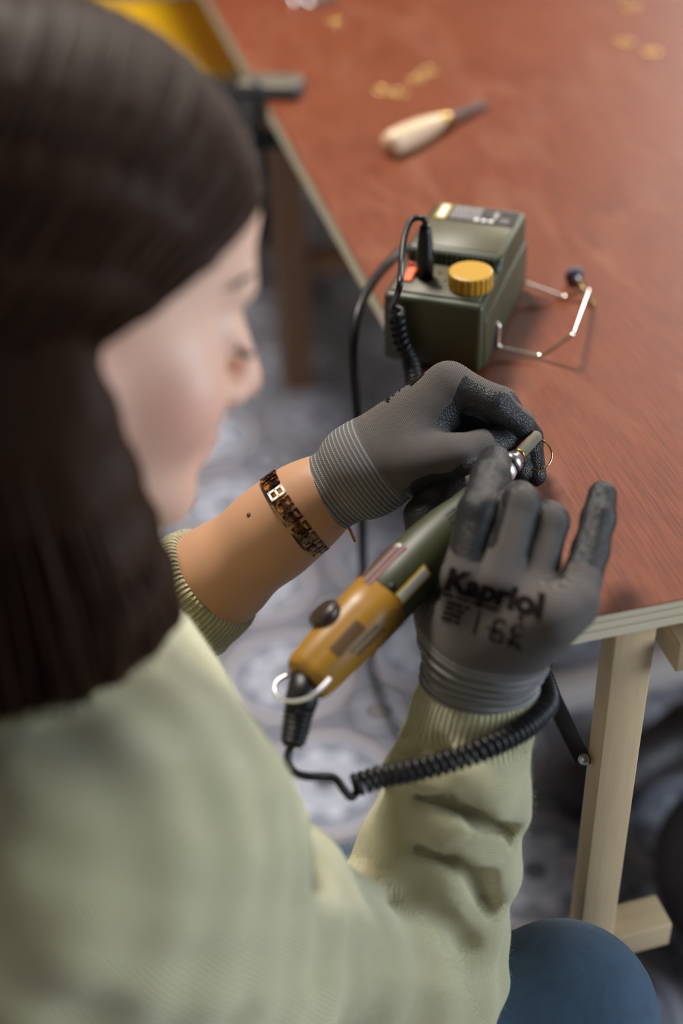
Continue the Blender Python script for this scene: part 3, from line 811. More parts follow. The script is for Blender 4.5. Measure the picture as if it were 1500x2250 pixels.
# wire tool rest on the right side
sidep = pl(PW, 0, 0.03)
W1 = rp(1087, 762, sidep, Wv); W0 = rp(1091, 712, sidep, Wv); W6 = rp(1150, 622, sidep, Wv)
l1, l6 = unP(W1), unP(W6)
W2 = rp(1190, 783, W1, Dv); W3 = rp(1258, 736, W1, Dv)
W5 = rp(1239, 663, W6, Dv); W4 = rp(1294, 634, W6, Dv)
for q_ in (W1, W2, W3, W4, W5, W6): q_.z = max(q_.z, TABLE_Z+0.0022)
inn = -Wv*0.004
def bent(pts, rad=0.004, n=5):
    P = [Vector(p) for p in pts]; out = [P[0]]
    for i in range(1, len(P)-1):
        a = (P[i-1]-P[i]); b = (P[i+1]-P[i]); r = min(rad, a.length*0.4, b.length*0.4)
        s, e = P[i]+a.normalized()*r, P[i]+b.normalized()*r
        for k in range(n+1):
            t = k/n; out.append(s*(1-t)**2+P[i]*2*t*(1-t)+e*t*t)
    out.append(P[-1]); return out
link('wire_rest', tube('wire_rest', bent([W0+inn, W0+Wv*0.002, W1+Wv*0.002, W2, W3, W4, W5, W6+Wv*0.002, W6+inn]), 0.00155, 10), MAT['chrome'], ps)
link('wire_socket', rbox('wire_socket', 0.002, 0.012, 0.022, 0.0006, 1, center=(PW-0.0004, l1.y+0.001, (l1.z+unP(W0).z)/2)), MAT['blackm'], ps, mw=PM)
# mains cable from the back of the box, over the edge and down to the floor
mp = [pl(0.012, PD*0.62, 0.02), C(905, 545, 1.235), C(850, 582, 1.20), C(806, 640, 1.17), C(782, 705, 1.15), C(775, 790, 1.15), C(786, 930, 1.18), C(793, 1080, 1.23), C(796, 1220, 1.30), C(803, 1360, 1.40), C(822, 1490, 1.52), C(868, 1600, 1.62), C(930, 1690, 1.72), T(1000, 1740, 0.006)]
link('mains_cable', tube('mains_cable', smooth_path(mp, 10), 0.0042, 10), MAT['black'], ps)

# ================================================================== dark bag and pale rail at the right
bagc = C(1600, 1885, 1.50)
bag = empty('bag', Vector((bagc.x, bagc.y, 0)), 'dark brown leather bag slumped on the floor at the right edge', 'bag')
V_ = Vol((bagc.x-0.2, bagc.y-0.25, -0.01), (bagc.x+0.30, bagc.y+0.3, 0.30), 0.006)
V_.ell((bagc.x+0.03, bagc.y+0.02, 0.07), (0.095, 0.12, 0.08), None, 0.03)
V_.ell((bagc.x+0.02, bagc.y, 0.125), (0.085, 0.10, 0.085), None, 0.04)
V_.cone((bagc.x-0.02, bagc.y, 0.19), (bagc.x+0.08, bagc.y+0.02, 0.20), 0.02, 0.02, 0.03)
V_.f[:, :, :int(0.012/0.006)+1] = 0.05
link('body', V_.mesh('bag_body'), MAT['leather'], bag)
link('handle', tube('handle', smooth_path([bagc+Vector((0.06, -0.05, 0.03)), bagc+Vector((0.08, -0.03, 0.09)), bagc+Vector((0.11, 0.04, 0.09)), bagc+Vector((0.11, 0.06, 0.03))], 8), 0.008, 10), MAT['leather'], bag)
r0, r1 = T(1428, 1950, 0.008), T(1640, 2240, 0.008)
mr = link('floor_rail', rbox('floor_rail', 0.016, 0.016, (r1-r0).length, 0.002, 2, center=(0, 0, (r1-r0).length/2)), MAT['paleblue'], None, mw=frame_z(r0, r1))
setp(mr, 'thin pale blue grey metal rail lying on the floor beside the bag', 'rail')
sp = T(1275, 1822, 0.0); sdir = (tl(0, 1)-tl(0, 0)).normalized()
V_ = Vol((sp.x-0.25, sp.y-0.25, -0.01), (sp.x+0.25, sp.y+0.25, 0.16), 0.005)
s0 = sp+Vector((0.012, 0.03, 0)); sx_ = Vector((0.85, 0.5, 0)).normalized()
V_.ell(s0+sx_*0.02+Vector((0, 0, 0.035)), (0.05, 0.042, 0.04), None, 0.02)
V_.cone(s0+Vector((0, 0, 0.035)), s0+sx_*0.16+Vector((0, 0, 0.04)), 0.036, 0.034, 0.02)
V_.cone(s0+sx_*0.15+Vector((0, 0, 0.04)), s0+sx_*0.16+Vector((0, 0, 0.055)), 0.034, 0.032, 0.02)
V_.f[:, :, :int(0.012/0.005)+1] = 0.05
shoe = link('shoe', V_.mesh('shoe'), MAT['leather'], None); setp(shoe, 'black shoe on the floor half hidden behind the pale trestle leg', 'shoe')
# ================================================================== rotary tool held in the right hand
P0 = C(668, 1497, 0.852); P1 = C(1183, 953, 0.961)
AX = (P1-P0).normalized(); LT = (P1-P0).length
TMX = frame_z(P0, P1, tuple(UPV))
tool = empty('rotary_tool', P0, 'green and amber handheld rotary grinder with silver collet held in the right glove', 'power tool')
def fx(x):                     # photo column of the axis -> distance along the axis
    lo, hi = 0.0, LT
    for _ in range(40):
        m = (lo+hi)/2
        if proj(P0+AX*m)[0] < x: lo = m
        else: hi = m
    return lo
zy = fx(836); zg = fx(1030); zc_ = fx(1108)
def sq(e):
    def mod(r, z, a):
        k = e*max(0.0, min(1.0, 1-(z-0.0)/0.11))
        return r*(1+k*(abs(math.cos(2*(a)))**1.0-0.5)*0.5)
    return mod
rear = [(0.0, 0.0), (0.0125, 0.0), (0.0152, 0.002), (0.0165, 0.006), (0.0182, 0.03), (0.0195, zy*0.7), (0.0200, zy-0.0006), (0.019, zy), (0, zy)]
rear_o = link('rear_housing', lathe('rear_housing', rear, 48, True, sq(0.22)), MAT['amber'], tool, mw=TMX)
rb_ = [(0.0, zy-0.001), (0.0192, zy-0.001), (0.0199, zy+0.0004), (0.0199, zy+0.02), (0.0190, zy+0.045), (0.0160, zy+0.072), (0.0125, zg-0.004), (0.0110, zg+0.010), (0.0100, zc_-0.014), (0.0, zc_-0.013)]
body_o = link('body', lathe('body', rb_, 48, True), MAT['green'], tool, mw=TMX)
link('collar', lathe('collar', [(0, zc_-0.015), (0.0088, zc_-0.015), (0.0090, zc_-0.013), (0.0088, zc_+0.0), (0.0075, zc_+0.004), (0, zc_+0.004)], 32), MAT['satin'], tool, mw=TMX)
zn = fx(1121)
link('seal_ring', lathe('seal_ring', [(0, zn-0.0035), (0.0079, zn-0.0035), (0.0082, zn-0.002), (0.0080, zn-0.0012), (0, zn-0.0012)], 28), MAT['black'], tool, mw=TMX)
link('collet_nut', lathe('collet_nut', [(0, zn-0.0015), (0.0077, zn-0.0015), (0.0080, zn), (0.0078, zn+0.003), (0.0062, zn+0.0045), (0.0056, zn+0.0075), (0, zn+0.0075)], 28), MAT['steel'], tool, mw=TMX)
zb = fx(1139)
link('shank', lathe('shank', [(0, zb-0.004), (0.0042, zb-0.004), (0.0042, zb), (0.0048, zb+0.0004), (0.0048, zb+0.0012), (0, zb+0.0012)], 20), MAT['brass'], tool, mw=TMX)
bit = [(0, zb+0.0008), (0.0042, zb+0.0008)]
for k in range(7):
    z = zb+0.0012+(LT-zb-0.0035)*k/6; bit += [(0.00415 if k % 2 else 0.0043, z)]
bit += [(0.0031, LT-0.0008), (0.0012, LT), (0, LT)]
link('grinding_bit', lathe('grinding_bit', bit, 28), MAT['abrasive'], tool, mw=TMX)
def bvh_of(o):
    me = o.data; mw = o.matrix_world
    return BVHTree.FromPolygons([mw @ v.co for v in me.vertices], [tuple(p.vertices) for p in me.polygons])
bt_rear, bt_body = bvh_of(rear_o), bvh_of(body_o)
def hit(bt, px, py):
    d = (FWD + RGT*((px-750)/FPX) + UPV*((1125-py)/FPX)).normalized()
    h = bt.ray_cast(CAM, d)
    return h[0], h[1]
def on(bt, px, py, lift=0.0):
    p, n = hit(bt, px, py)
    z = (AX - n*AX.dot(n)).normalized(); x = z.cross(n) ; y = n
    m = Matrix((x, z, n)).transposed().to_4x4(); m.translation = p + n*lift; return m     # local y along the tool, z outward
def curved(name, w, l, th, r, mat, par, m, lift=0.0):
    """label bent round the barrel: w across, l along"""
    v, f = [], []; n = 8
    for i in range(n+1):
        a = (i/n-0.5)*w/r
        for y in (-l/2, l/2):
            for q in (r+lift, r+lift+th): v.append((math.sin(a)*q, y, math.cos(a)*q-r))
    for i in range(n):
        b = i*4; c = b+4
        f += [(b+1, b+3, c+3, c+1), (b, c, c+2, b+2), (b, b+1, c+1, c), (b+2, c+2, c+3, b+3)]
    f += [(0, 2, 3, 1), (n*4, n*4+1, n*4+3, n*4+2)]
    return link(name, pyd(name, v, f, False), mat, par, mw=m)
m_w = on(bt_body, 908, 1284)
lb = curved('brand_label', 0.0082, 0.029, 0.0004, 0.0195, MAT['label_yellow'], tool, m_w)
curved('brand_field', 0.0056, 0.0262, 0.0003, 0.0195, MAT['white'], lb, m_w, 0.0003)
m_r = on(bt_body, 838, 1238); MAT['stripe'] = plain('beige_stripe', (0.30, 0.20, 0.15), 0.6)
lr = curved('rating_label', 0.0125, 0.036, 0.0004, 0.0195, MAT['label_red'], tool, m_r)
curved('rating_stripe', 0.0036, 0.0335, 0.0003, 0.0195, MAT['stripe'], lr, m_r @ Matrix.Rotation(-0.20, 4, 'Y'), 0.0004)
curved('rating_field', 0.0052, 0.030, 0.0003, 0.0195, MAT['label_dark'], lr, m_r @ Matrix.Rotation(0.16, 4, 'Y'), 0.0004)
m_s = on(bt_body, 874, 1201)
link('screw', lathe('screw', [(0, 0), (0.0032, 0), (0.003, 0.0008), (0, 0.0010)], 16), MAT['satin'], tool, mw=m_s)
link('screw_hole', lathe('screw_hole', [(0, 0), (0.0024, 0), (0.0024, 0.0003), (0, 0.0003)], 16), MAT['blackm'], tool, mw=on(bt_body, 862, 1289))
for (px, py, w) in ((764, 1402, 0.0085), (800, 1404, 0.0026), (815, 1410, 0.0026)):
    curved('vent_slot', w, 0.025, 0.0003, 0.0195, MAT['amberdark'], tool, on(bt_rear, px, py))
for k, (px, py) in enumerate(((1000, 1140), (994, 1132), (1006, 1150), (988, 1124))):
    curved('grip_groove', 0.0016, 0.009, 0.0003, 0.012, MAT['blackm'], tool, on(bt_body, px, py))
m_d = on(bt_rear, 716, 1352)
link('speed_wheel', lathe('speed_wheel', [(0, -0.004), (0.0098, -0.004), (0.0104, 0.001), (0.0102, 0.0035), (0.009, 0.0048), (0.005, 0.0056), (0, 0.0058)], 40, True, lambda r, z, a: r*(1+(0.02*math.cos(20*a) if r > 0.008 else 0))), plain('dark_brown_wheel', (0.035, 0.020, 0.014), 0.35), tool, mw=m_d)
# hanging loop at the tail
sx = TMX.to_3x3() @ Vector((1, 0, 0)); sy = TMX.to_3x3() @ Vector((0, 1, 0))
e1 = rp(722, 1497, P0, FWD); e2 = rp(618, 1490, P0, FWD)
e1 = C(716, 1500, 0.835); e2 = C(622, 1492, 0.862)
lp = [e1 + AX*0.004, C(690, 1526, 0.832), C(655, 1540, 0.836), C(620, 1538, 0.846), C(604, 1520, 0.855), C(608, 1498, 0.860), e2 + AX*0.004]
link('hanging_loop', tube('hanging_loop', smooth_path(lp, 8), 0.0012, 10), MAT['satin'], tool)
# strain relief and coiled cord to the power supply
s0, s1 = P0 + AX*0.002, C(641, 1642, 0.845)
sl_ = (s1-C(664, 1528, 0.85)).length
sr = [(0, -0.012), (0.0098, -0.012), (0.0100, 0.004)]
for k in range(7):
    z = 0.006+k*(sl_-0.008)/7; sr += [(0.0095-0.0003*k, z), (0.0095-0.0003*k, z+0.0026), (0.0082-0.0003*k, z+0.0028), (0.0082-0.0003*k, z+0.0040)]
sr += [(0.0052, sl_), (0, sl_)]
link('strain_relief', lathe('strain_relief', sr, 24), MAT['black'], tool, mw=frame_z(C(664, 1528, 0.85), s1))
lead = smooth_path([s1 - (s1-C(664, 1528, 0.85)).normalized()*0.004, C(632, 1668, 0.843), C(652, 1700, 0.842), C(700, 1708, 0.842), C(735, 1712, 0.842), C(758, 1738, 0.842), C(772, 1752, 0.845), C(786, 1738, 0.85)], 8)
CR, CW, CP = 0.0055, 0.0021, 0.0047
cpath = smooth_path([C(782, 1724, 0.846), C(840, 1706, 0.848), C(920, 1690, 0.845), C(1000, 1668, 0.845), C(1075, 1640, 0.849), C(1152, 1600, 0.868), C(1200, 1552, 0.902), C(1199, 1508, 0.932), C(1180, 1466, 0.957)], 10)
cme, cpts = coil('cord', cpath, CR, CW, CP)
lead += [cpts[0]]
link('cord_lead', tube('cord_lead', lead, 0.0026, 10), MAT['black'], tool)
link('coiled_cord', cme, MAT['black'], tool)
up9 = Vector((0, 0, 0.0095))
cpath2 = smooth_path([cpts[-1], C(1116, 1385, 0.968), C(1064, 1250, 0.990), C(1018, 1100, 1.022), C(958, 965, 1.038), C(920, 893, 1.060), pl(0.0285, -0.0135, 0.012), pl(0.020, -0.0125, 0.030), pl(0.0165, -0.0125, 0.056)], 10)
cme2, cpts2 = coil('cord', cpath2, CR*0.95, CW, CP*1.25)
link('coiled_cord', cme2, MAT['black'], tool)
pb = T(933, 608, TABLE_Z+0.0627)
plug = link('plug', lathe('plug', [(0, 0), (0.0068, 0), (0.0070, 0.018), (0.0062, 0.020), (0.0060, 0.030), (0.0054, 0.031), (0.0056, 0.034), (0.0050, 0.035), (0.0052, 0.038), (0.0045, 0.039), (0.0042, 0.043), (0, 0.044)], 24), MAT['black'], tool, loc=pb)
ptop = pb + Vector((0, 0, 0.042))
loop = smooth_path([ptop, ptop+Vector((-0.0015, -0.001, 0.0075)), C(905, 483, proj(ptop)[2]-0.002), C(889, 520, proj(ptop)[2]-0.014), C(882, 575, proj(ptop)[2]-0.030), C(877, 632, proj(ptop)[2]-0.052), cpts2[-1]], 8)
link('cord_lead', tube('cord_lead', loop, 0.0024, 10), MAT['black'], tool)

# ================================================================== gold hoop being ground
hc = C(1177, 998, 0.978)
hn = cv(0.10, 0.25, 0.96).normalized()
hu = hn.orthogonal().normalized(); hv = hn.cross(hu)
hoop = link('gold_hoop', tube_closed('gold_hoop', [hc + (hu*math.cos(2*math.pi*i/64)+hv*math.sin(2*math.pi*i/64))*0.0112 for i in range(64)], 0.00065, 10), MAT['gold'])
setp(hoop, 'thin gold wire hoop pinched in the fingertips of the left glove', 'ring')
# ================================================================== person
person = empty('person', (C(200, 1900, 0.85).x-0.1, C(200, 1900, 0.85).y, 0.0), 'seated person in a pale sage jumper and jeans, head bowed over the work', 'person')
def CP_(l): return [(C(x, y, d), r) for x, y, d, r in l]
# head frame
HF = cv(0.895, -0.065, -0.425).normalized()
HU = cv(0.20, 0.93, 0.28); HU = (HU - HF*HU.dot(HF)).normalized(); HR = HF.cross(HU)
HC = C(555, 830, 0.75) - HF*0.112 + HU*0.031
def H(r, f, u): return HC + HR*r + HF*f + HU*u
HROT = np.array([[HR[i], HF[i], HU[i]] for i in range(3)])
NECK = C(-73, 1262, 0.74); RSH = C(300, 1775, 0.735); LSH = C(-155, 1338, 0.88)
RELB = C(902, 2238, 0.945); LELB = C(262, 1425, 1.08)
LWR = C(712, 1092, 0.985)

# ---- body: one continuous surface (head, neck, shoulders, arms)
pts = [H(0, 0.12, 0.15), H(0, -0.12, -0.15), H(0.1, 0, 0.1), H(-0.1, 0, 0.1), NECK, RSH, LSH, RELB, LELB, LWR]
v = Vol.around(pts, 0.045, 0.0036)
def hell(c, r, k=0.012, sub=False): v.ell(H(*c), r, HROT, k, sub)
hell((0, -0.012, 0.035), (0.073, 0.094, 0.092), 0)
hell((0, 0.028, -0.030), (0.061, 0.062, 0.082), 0.03)
hell((0, 0.048, 0.052), (0.060, 0.046, 0.050), 0.02)
for s in (-1, 1):
    v.cone(H(s*0.055, -0.005, -0.040), H(s*0.018, 0.066, -0.092), 0.020, 0.015, 0.025)
    hell((s*0.040, 0.056, -0.036), (0.026, 0.026, 0.026), 0.02)
hell((0, 0.074, -0.098), (0.019, 0.015, 0.016), 0.014)
v.cone(H(-0.030, 0.080, 0.021), H(0.030, 0.080, 0.021), 0.012, 0.012, 0.014)
for s in (-1, 1): hell((s*0.032, 0.096, -0.002), (0.017, 0.012, 0.011), 0.012, True)
for s in (-1, 1): hell((s*0.032, 0.0765, -0.002), (0.0150, 0.0120, 0.0120), 0.004)
v.cone(H(0, 0.086, 0.010), H(0, 0.1070, -0.0290), 0.0078, 0.0092, 0.010)
hell((0, 0.1065, -0.0335), (0.0105, 0.0098, 0.0092), 0.005)
for s in (-1, 1): hell((s*0.0120, 0.0945, -0.0375), (0.0088, 0.0115, 0.0082), 0.006)
v.cone(H(0, 0.078, -0.046), H(0, 0.077, -0.068), 0.014, 0.015, 0.012)
hell((0, 0.0880, -0.0620), (0.0210, 0.0085, 0.0060), 0.005)
hell((0, 0.0860, -0.0715), (0.0180, 0.0090, 0.0068), 0.005)
hell((0.072, -0.012, -0.010), (0.008, 0.018, 0.030), 0.006)
hell((-0.072, -0.012, -0.010), (0.008, 0.018, 0.030), 0.006)
v.cone(H(0, -0.030, -0.060), NECK, 0.052, 0.056, 0.03)
CHEST = (RSH+LSH)/2 + Vector((0, 0, -0.10))
v.chain([(NECK, 0.042), (RSH, 0.034), (C(610, 2010, 0.845), 0.030), (RELB, 0.028), (C(1056, 1500, 0.908), 0.024)], 0.012)
v.chain([(NECK, 0.042), (LSH, 0.034), (LELB, 0.038), (C(480, 1266, 1.022), 0.0335), (C(600, 1170, 1.000), 0.0300), (C(672, 1112, 0.989), 0.0268), (C(722, 1078, 0.982), 0.0250)], 0.02)
v.cone(NECK, CHEST, 0.040, 0.06, 0.01)
me = v.mesh('body'); V, Nn = mesh_np(me)
def gauss(p, s): return np.exp(-((V-np.array(tuple(p)))**2).sum(1)/(2*s*s))
bl = np.zeros(len(V))
for s in (-1, 1): bl += 0.9*gauss(H(s*0.050, 0.055, -0.038), 0.020) + 0.5*gauss(H(s*0.072, 0, -0.01), 0.02)
bl += 0.6*gauss(H(0, 0.112, -0.030), 0.012) + 1.3*gauss(H(0, 0.096, -0.065), 0.010) + 0.4*gauss(H(0.02, 0.08, -0.08), 0.02)
set_attr(me, 'blush', np.clip(bl, 0, 1.4))
dl_, _t = seg_dist(V, C(480, 1266, 1.022), C(722, 1078, 0.982)); set_attr(me, 'tan', 1-sstep(dl_, 0.045, 0.06))
body = link('body', me, MAT['skin'], person)
# lashes, brows, mole
for s in (-1, 1):
    lv, lf = [], []
    for k in range(15):
        a = -0.9+1.8*k/14
        p0 = H(s*0.032+0.0135*math.sin(a), 0.0765+0.0112*math.cos(a), -0.0085)
        p1 = p0 + HF*0.0055*math.cos(a*0.6) + HR*0.004*math.sin(a) - HU*0.003; p2 = p1 + HF*0.003 + HU*0.0008 + HR*0.002*math.sin(a)
        a_, b_ = tube_data([p0, p1, p2], lambda t: 0.0007*(1-0.8*t), 5, len(lv)); lv += a_; lf += b_
    link('eyelashes', pyd('eyelashes', lv, lf), MAT['blackm'], person)
for s in (-1, 1):
    link('eyebrow', tube('eyebrow', smooth_path([H(s*0.014, 0.0925, 0.0235), H(s*0.028, 0.0915, 0.029), H(s*0.042, 0.083, 0.028), H(s*0.052, 0.072, 0.022)], 6), lambda t: 0.0026*(1-0.7*t), 8), MAT['hair'], person)
bvb = BVHTree.FromPolygons([Vector(p) for p in V], [tuple(p.vertices) for p in me.polygons])
p_, n_ = hit(bvb, 546, 1131)
if p_ is not None:
    link('mole', lathe('mole', [(0, 0), (0.0019, 0), (0.0014, 0.0006), (0, 0.0008)], 12), plain('mole_brown', (0.10, 0.035, 0.02), 0.6), person, mw=frame_z(p_-n_*0.0002, p_+n_))

# ---- jumper
SL = [(1056, 1490, .905, .0285), (1046, 1548, .908, .0365), (1032, 1600, .912, .0385), (1008, 1680, .918, .0390), (1004, 1760, .922, .0420), (966, 1850, .930, .0450), (944, 1940, .938, .0455), (926, 2060, .944, .0440), (914, 2170, .947, .0440), (902, 2238, .945, .0460)]
UA = [(300, 1790, .738, .065), (450, 1890, .790, .0515), (600, 1996, .840, .0465), (745, 2112, .892, .046), (902, 2238, .945, .0470)]
LS = [(474, 1270, 1.023, .0385), (430, 1300, 1.035, .041), (262, 1425, 1.08, .050)]
sl = CP_(SL); ua = CP_(UA); ls = CP_(LS)
RHIP = Vector((RSH.x-0.26, RSH.y-0.10, 0.38))
pts = [p for p, r in sl+ua+ls] + [NECK, LSH, C(-250, 2450, 0.95), RHIP, C(100, 1900, 1.05)]
v = Vol.around(pts, 0.12, 0.0030)
v.chain(ua, 0.02)
v.chain(ls + [(LSH, 0.07)], 0.02)
v.cone(RSH + Vector((0, 0, -0.012)), LSH, 0.060, 0.060, 0.03)
v.cone(NECK, (RSH+LSH)/2, 0.058, 0.085, 0.03)
v.ell(C(150, 1690, 0.915), (0.090, 0.085, 0.085), None, 0.04)
v.cone((RSH+LSH)/2 + Vector((0, 0, -0.06)), RHIP + Vector((-0.05, 0.08, 0)), 0.12, 0.15, 0.05)
v.cone(RSH + Vector((-0.02, 0.0, -0.03)), RHIP, 0.085, 0.12, 0.05)
v.cone(C(120, 1920, 0.72), C(500, 2230, 0.80), 0.070, 0.055, 0.05)
# soft creases across the shoulder and upper arm
for a, b, r in (((690, 1896, .800), (600, 1925, .782), .013), ((585, 1925, .780), (520, 1905, .762), .007)):
    v.cone(C(*a), C(*b), r, r*0.8, 0.016, True)
v.chain(sl[:7], 0.010)
v.chain(sl[6:], 0.035)
# rolls of the bunched sleeve, then the valleys between them
rolls = [[(880, 1690, .900, .012), (930, 1694, .888, .015), (1000, 1704, .881, .017), (1070, 1736, .886, .019), (1116, 1778, .912, .0170)],
         [(878, 1790, .902, .012), (930, 1796, .893, .014), (1000, 1812, .887, .016), (1052, 1852, .895, .018), (1078, 1905, .918, .0175)],
         [(820, 1915, .920, .014), (880, 1918, .904, .015), (970, 1955, .900, .015), (1035, 2005, .915, .015)],
         [(820, 2030, .905, .014), (900, 2062, .900, .014), (965, 2112, .905, .014), (1000, 2165, .922, .013)]]
for l in rolls: v.chain(CP_(l), 0.013)
for l in [[(925, 1745, .882, .003), (985, 1757, .876, .005), (1045, 1788, .878, .0065), (1105, 1824, .895, .008)],
          [(925, 1862, .888, .003), (1000, 1880, .884, .005), (1050, 1925, .888, .0065), (1072, 1985, .905, .008)],
          [(860, 1985, .884, .004), (910, 1992, .878, .005), (965, 2024, .880, .006), (1025, 2080, .894, .007)],
          [(880, 1650, .884, .003), (960, 1652, .878, .004), (1060, 1668, .884, .004)]]:
    v.chain(CP_(l), 0.010, True)
v.cut(C(474, 1270, 1.023), C(600, 1170, 1.0)-C(474, 1270, 1.023), 0.07)
me = v.mesh('jumper'); V, Nn = mesh_np(me)
# knit coordinates: along / around the nearest limb
best = np.full(len(V), 9.0); rib = np.zeros(len(V)); sid = np.zeros(len(V), dtype=int); KU = []
def limb(chain, ref, w=0.0):
    global best
    L0 = 0.0
    for (a, ra), (b, rb) in zip(chain[:-1], chain[1:]):
        d, t = seg_dist(V, a, b); d = d-(ra+(rb-ra)*t)+w; m = d < best
        ax = np.array(tuple((b-a).normalized())); sl_ = (V-np.array(tuple(a)))@ax
        x = np.array(tuple(ref)); x = x-ax*(x@ax); x /= np.linalg.norm(x); y = np.cross(ax, x)
        q = V-np.array(tuple(a)); ang = np.arctan2(q@y, q@x)
        sid[m] = len(KU); KU.append(np.stack([L0+sl_, ang*0.040, np.zeros(len(V))], 1)); best = np.where(m, d, best)
        L0 += (b-a).length
limb([sl[0], sl[4], sl[7], sl[9]], -FWD)
limb([ua[0], ua[2], ua[4]], -FWD, 0.0); limb([ls[0], ls[2]], -FWD); limb([((RSH+LSH)/2, 0.12), (RHIP, 0.15)], -FWD, 0.02)
KU = np.array(KU); kuv = KU[sid, np.arange(len(V))]
d, t = seg_dist(V, sl[0][0], sl[2][0]); a0 = np.array(tuple(sl[0][0])); axr = np.array(tuple((sl[2][0]-sl[0][0]).normalized()))
sr_ = (V-a0)@axr
rib = np.where(d < 0.07, 1-sstep(sr_, 0.034, 0.042), 0)
a1 = np.array(tuple(ls[0][0])); axl = np.array(tuple((ls[2][0]-ls[0][0]).normalized())); dl = np.linalg.norm(V-a1, axis=1)
rib = np.maximum(rib, np.where(dl < 0.075, 1-sstep((V-a1)@axl, 0.024, 0.028), 0))
set_attr(me, 'rib', rib)
lv_ = np.empty(len(me.loops), dtype=np.int32); me.loops.foreach_get('vertex_index', lv_)
fs = np.repeat(sid[lv_[::4]], 4)                       # one limb frame per face, so stitches never smear across a seam
at = me.attributes.new('kuv', 'FLOAT_VECTOR', 'CORNER'); at.data.foreach_set('vector', KU[fs, lv_].astype(np.float32).ravel())
# raise the ribs a little
V2 = V + Nn*(rib*(np.cos(kuv[:, 1]*2*np.pi/0.0037)*0.00025))[:, None]
# broad soft undulations of slack knit
und = (np.sin(V[:, 0]*95+V[:, 1]*40+1.3)*np.sin(V[:, 1]*70-V[:, 2]*85) + 0.7*np.sin(V[:, 2]*120+V[:, 0]*60)*np.sin(V[:, 1]*110+0.4))
V2 = V2 + Nn*(und*0.0022*(1-rib))[:, None]
me.vertices.foreach_set('co', V2.astype(np.float32).ravel()); me.update()
jumper = link('jumper', me, MAT['sweater'], person)
# loose wool fibres on the sleeves
rs = random.Random(5); rn = np.random.RandomState(5); fv, ff = [], []
px_ = 750+FPX*((V2-np.array(tuple(CAM)))@np.array(tuple(RGT)))/((V2-np.array(tuple(CAM)))@np.array(tuple(FWD)))
cand_ = np.where((px_ > 380) & (best < 0.06) & (rib < 2))[0]
for i in rn.choice(cand_, 7000):
    p = Vector(V2[i]); nn = Vector(Nn[i]); tv = Vector(rn.normal(size=3)); tv = (tv-nn*tv.dot(nn)).normalized()
    L_ = rs.uniform(0.002, 0.0055); c1 = p+nn*L_*0.35+tv*L_*0.35; c2 = c1+nn*L_*rs.uniform(-0.1, 0.45)+tv*L_*0.5; c3 = c2+tv*L_*0.3-nn*L_*rs.uniform(-0.2, 0.3)
    a_, b_ = tube_data([p, c1, c2, c3], 0.000045, 3, len(fv), False); fv += a_; ff += b_
MAT['fibre'] = plain('wool_fibre', (0.62, 0.58, 0.40), 0.8)
o = link('fuzz', pyd('fuzz', fv, ff), MAT['fibre'], jumper); o['kind'] = 'stuff'

# ---- jeans
RKNEE = C(1238, 2232, 0.985); LKNEE = C(905, 1990, 1.26)
v = Vol.around([RKNEE, LKNEE, RHIP, RHIP + Vector((0, 0.25, 0)), Vector((RKNEE.x, RKNEE.y, 0.0)), Vector((LKNEE.x, LKNEE.y, 0.0))], 0.16, 0.006)
LHIP = RHIP + Vector((-0.06, 0.22, 0.0))
v.chain([(RHIP, 0.10), (RHIP.lerp(RKNEE, 0.5), 0.084), (RHIP.lerp(RKNEE, 0.85), 0.066), (RKNEE, 0.0605)], 0.02)
v.chain([(RKNEE, 0.0605), (Vector((RKNEE.x-0.01, RKNEE.y-0.01, 0.20)), 0.054), (Vector((RKNEE.x-0.02, RKNEE.y-0.03, 0.075)), 0.050)], 0.02)
v.chain([(LHIP, 0.10), (LHIP.lerp(LKNEE, 0.5), 0.08), (LKNEE, 0.062), (Vector((LKNEE.x, LKNEE.y+0.03, 0.20)), 0.054), (Vector((LKNEE.x-0.04, LKNEE.y, 0.075)), 0.050)], 0.02)
v.cone(RHIP, LHIP, 0.12, 0.12, 0.04)
jeans = link('jeans', v.mesh('jeans'), MAT['denim'], person)
for kn in (Vector((RKNEE.x-0.02, RKNEE.y-0.03, 0)), Vector((LKNEE.x-0.04, LKNEE.y, 0))):
    v = Vol((kn.x-0.12, kn.y-0.15, -0.01), (kn.x+0.16, kn.y+0.22, 0.13), 0.006)
    v.cone(kn+Vector((0, -0.03, 0.04)), kn+Vector((-0.02, 0.12, 0.032)), 0.038, 0.036, 0.02); v.cone(kn+Vector((0, -0.02, 0.04)), kn+Vector((0, -0.02, 0.085)), 0.036, 0.04, 0.02)
    v.f[:, :, :3] = 0.05
    link('shoe', v.mesh('shoe_worn'), MAT['leather'], person)

# ---- hair
G = Vector((0, 0, -1))
tg = [(0.085, -0.004, -0.012), (0.091, -0.028, -0.025), (0.090, -0.055, -0.032), (0.078, -0.085, -0.035), (0.045, -0.110, -0.030), (0.0, -0.117, -0.030)]
tg = tg + [(-r, f, u) for r, f, u in tg[-2::-1]]
ln = [0.150, 0.150, 0.186, 0.285, 0.325, 0.33, 0.27, 0.20, 0.16, 0.14, 0.13]
def lerpl(L, u):
    x = u*(len(L)-1); i = min(int(x), len(L)-2); t = x-i
    if isinstance(L[0], tuple): return tuple(a+(b-a)*t for a, b in zip(L[i], L[i+1]))
    return L[i]+(L[i+1]-L[i])*t
RAD = (0.083, 0.108, 0.098); CEN = (0, -0.012, 0.037)
def on_cap(d, bulge):
    n = math.sqrt(sum(x*x for x in d))
    return H(*(CEN[i]+d[i]/n*RAD[i]*(1+bulge) for i in range(3)))
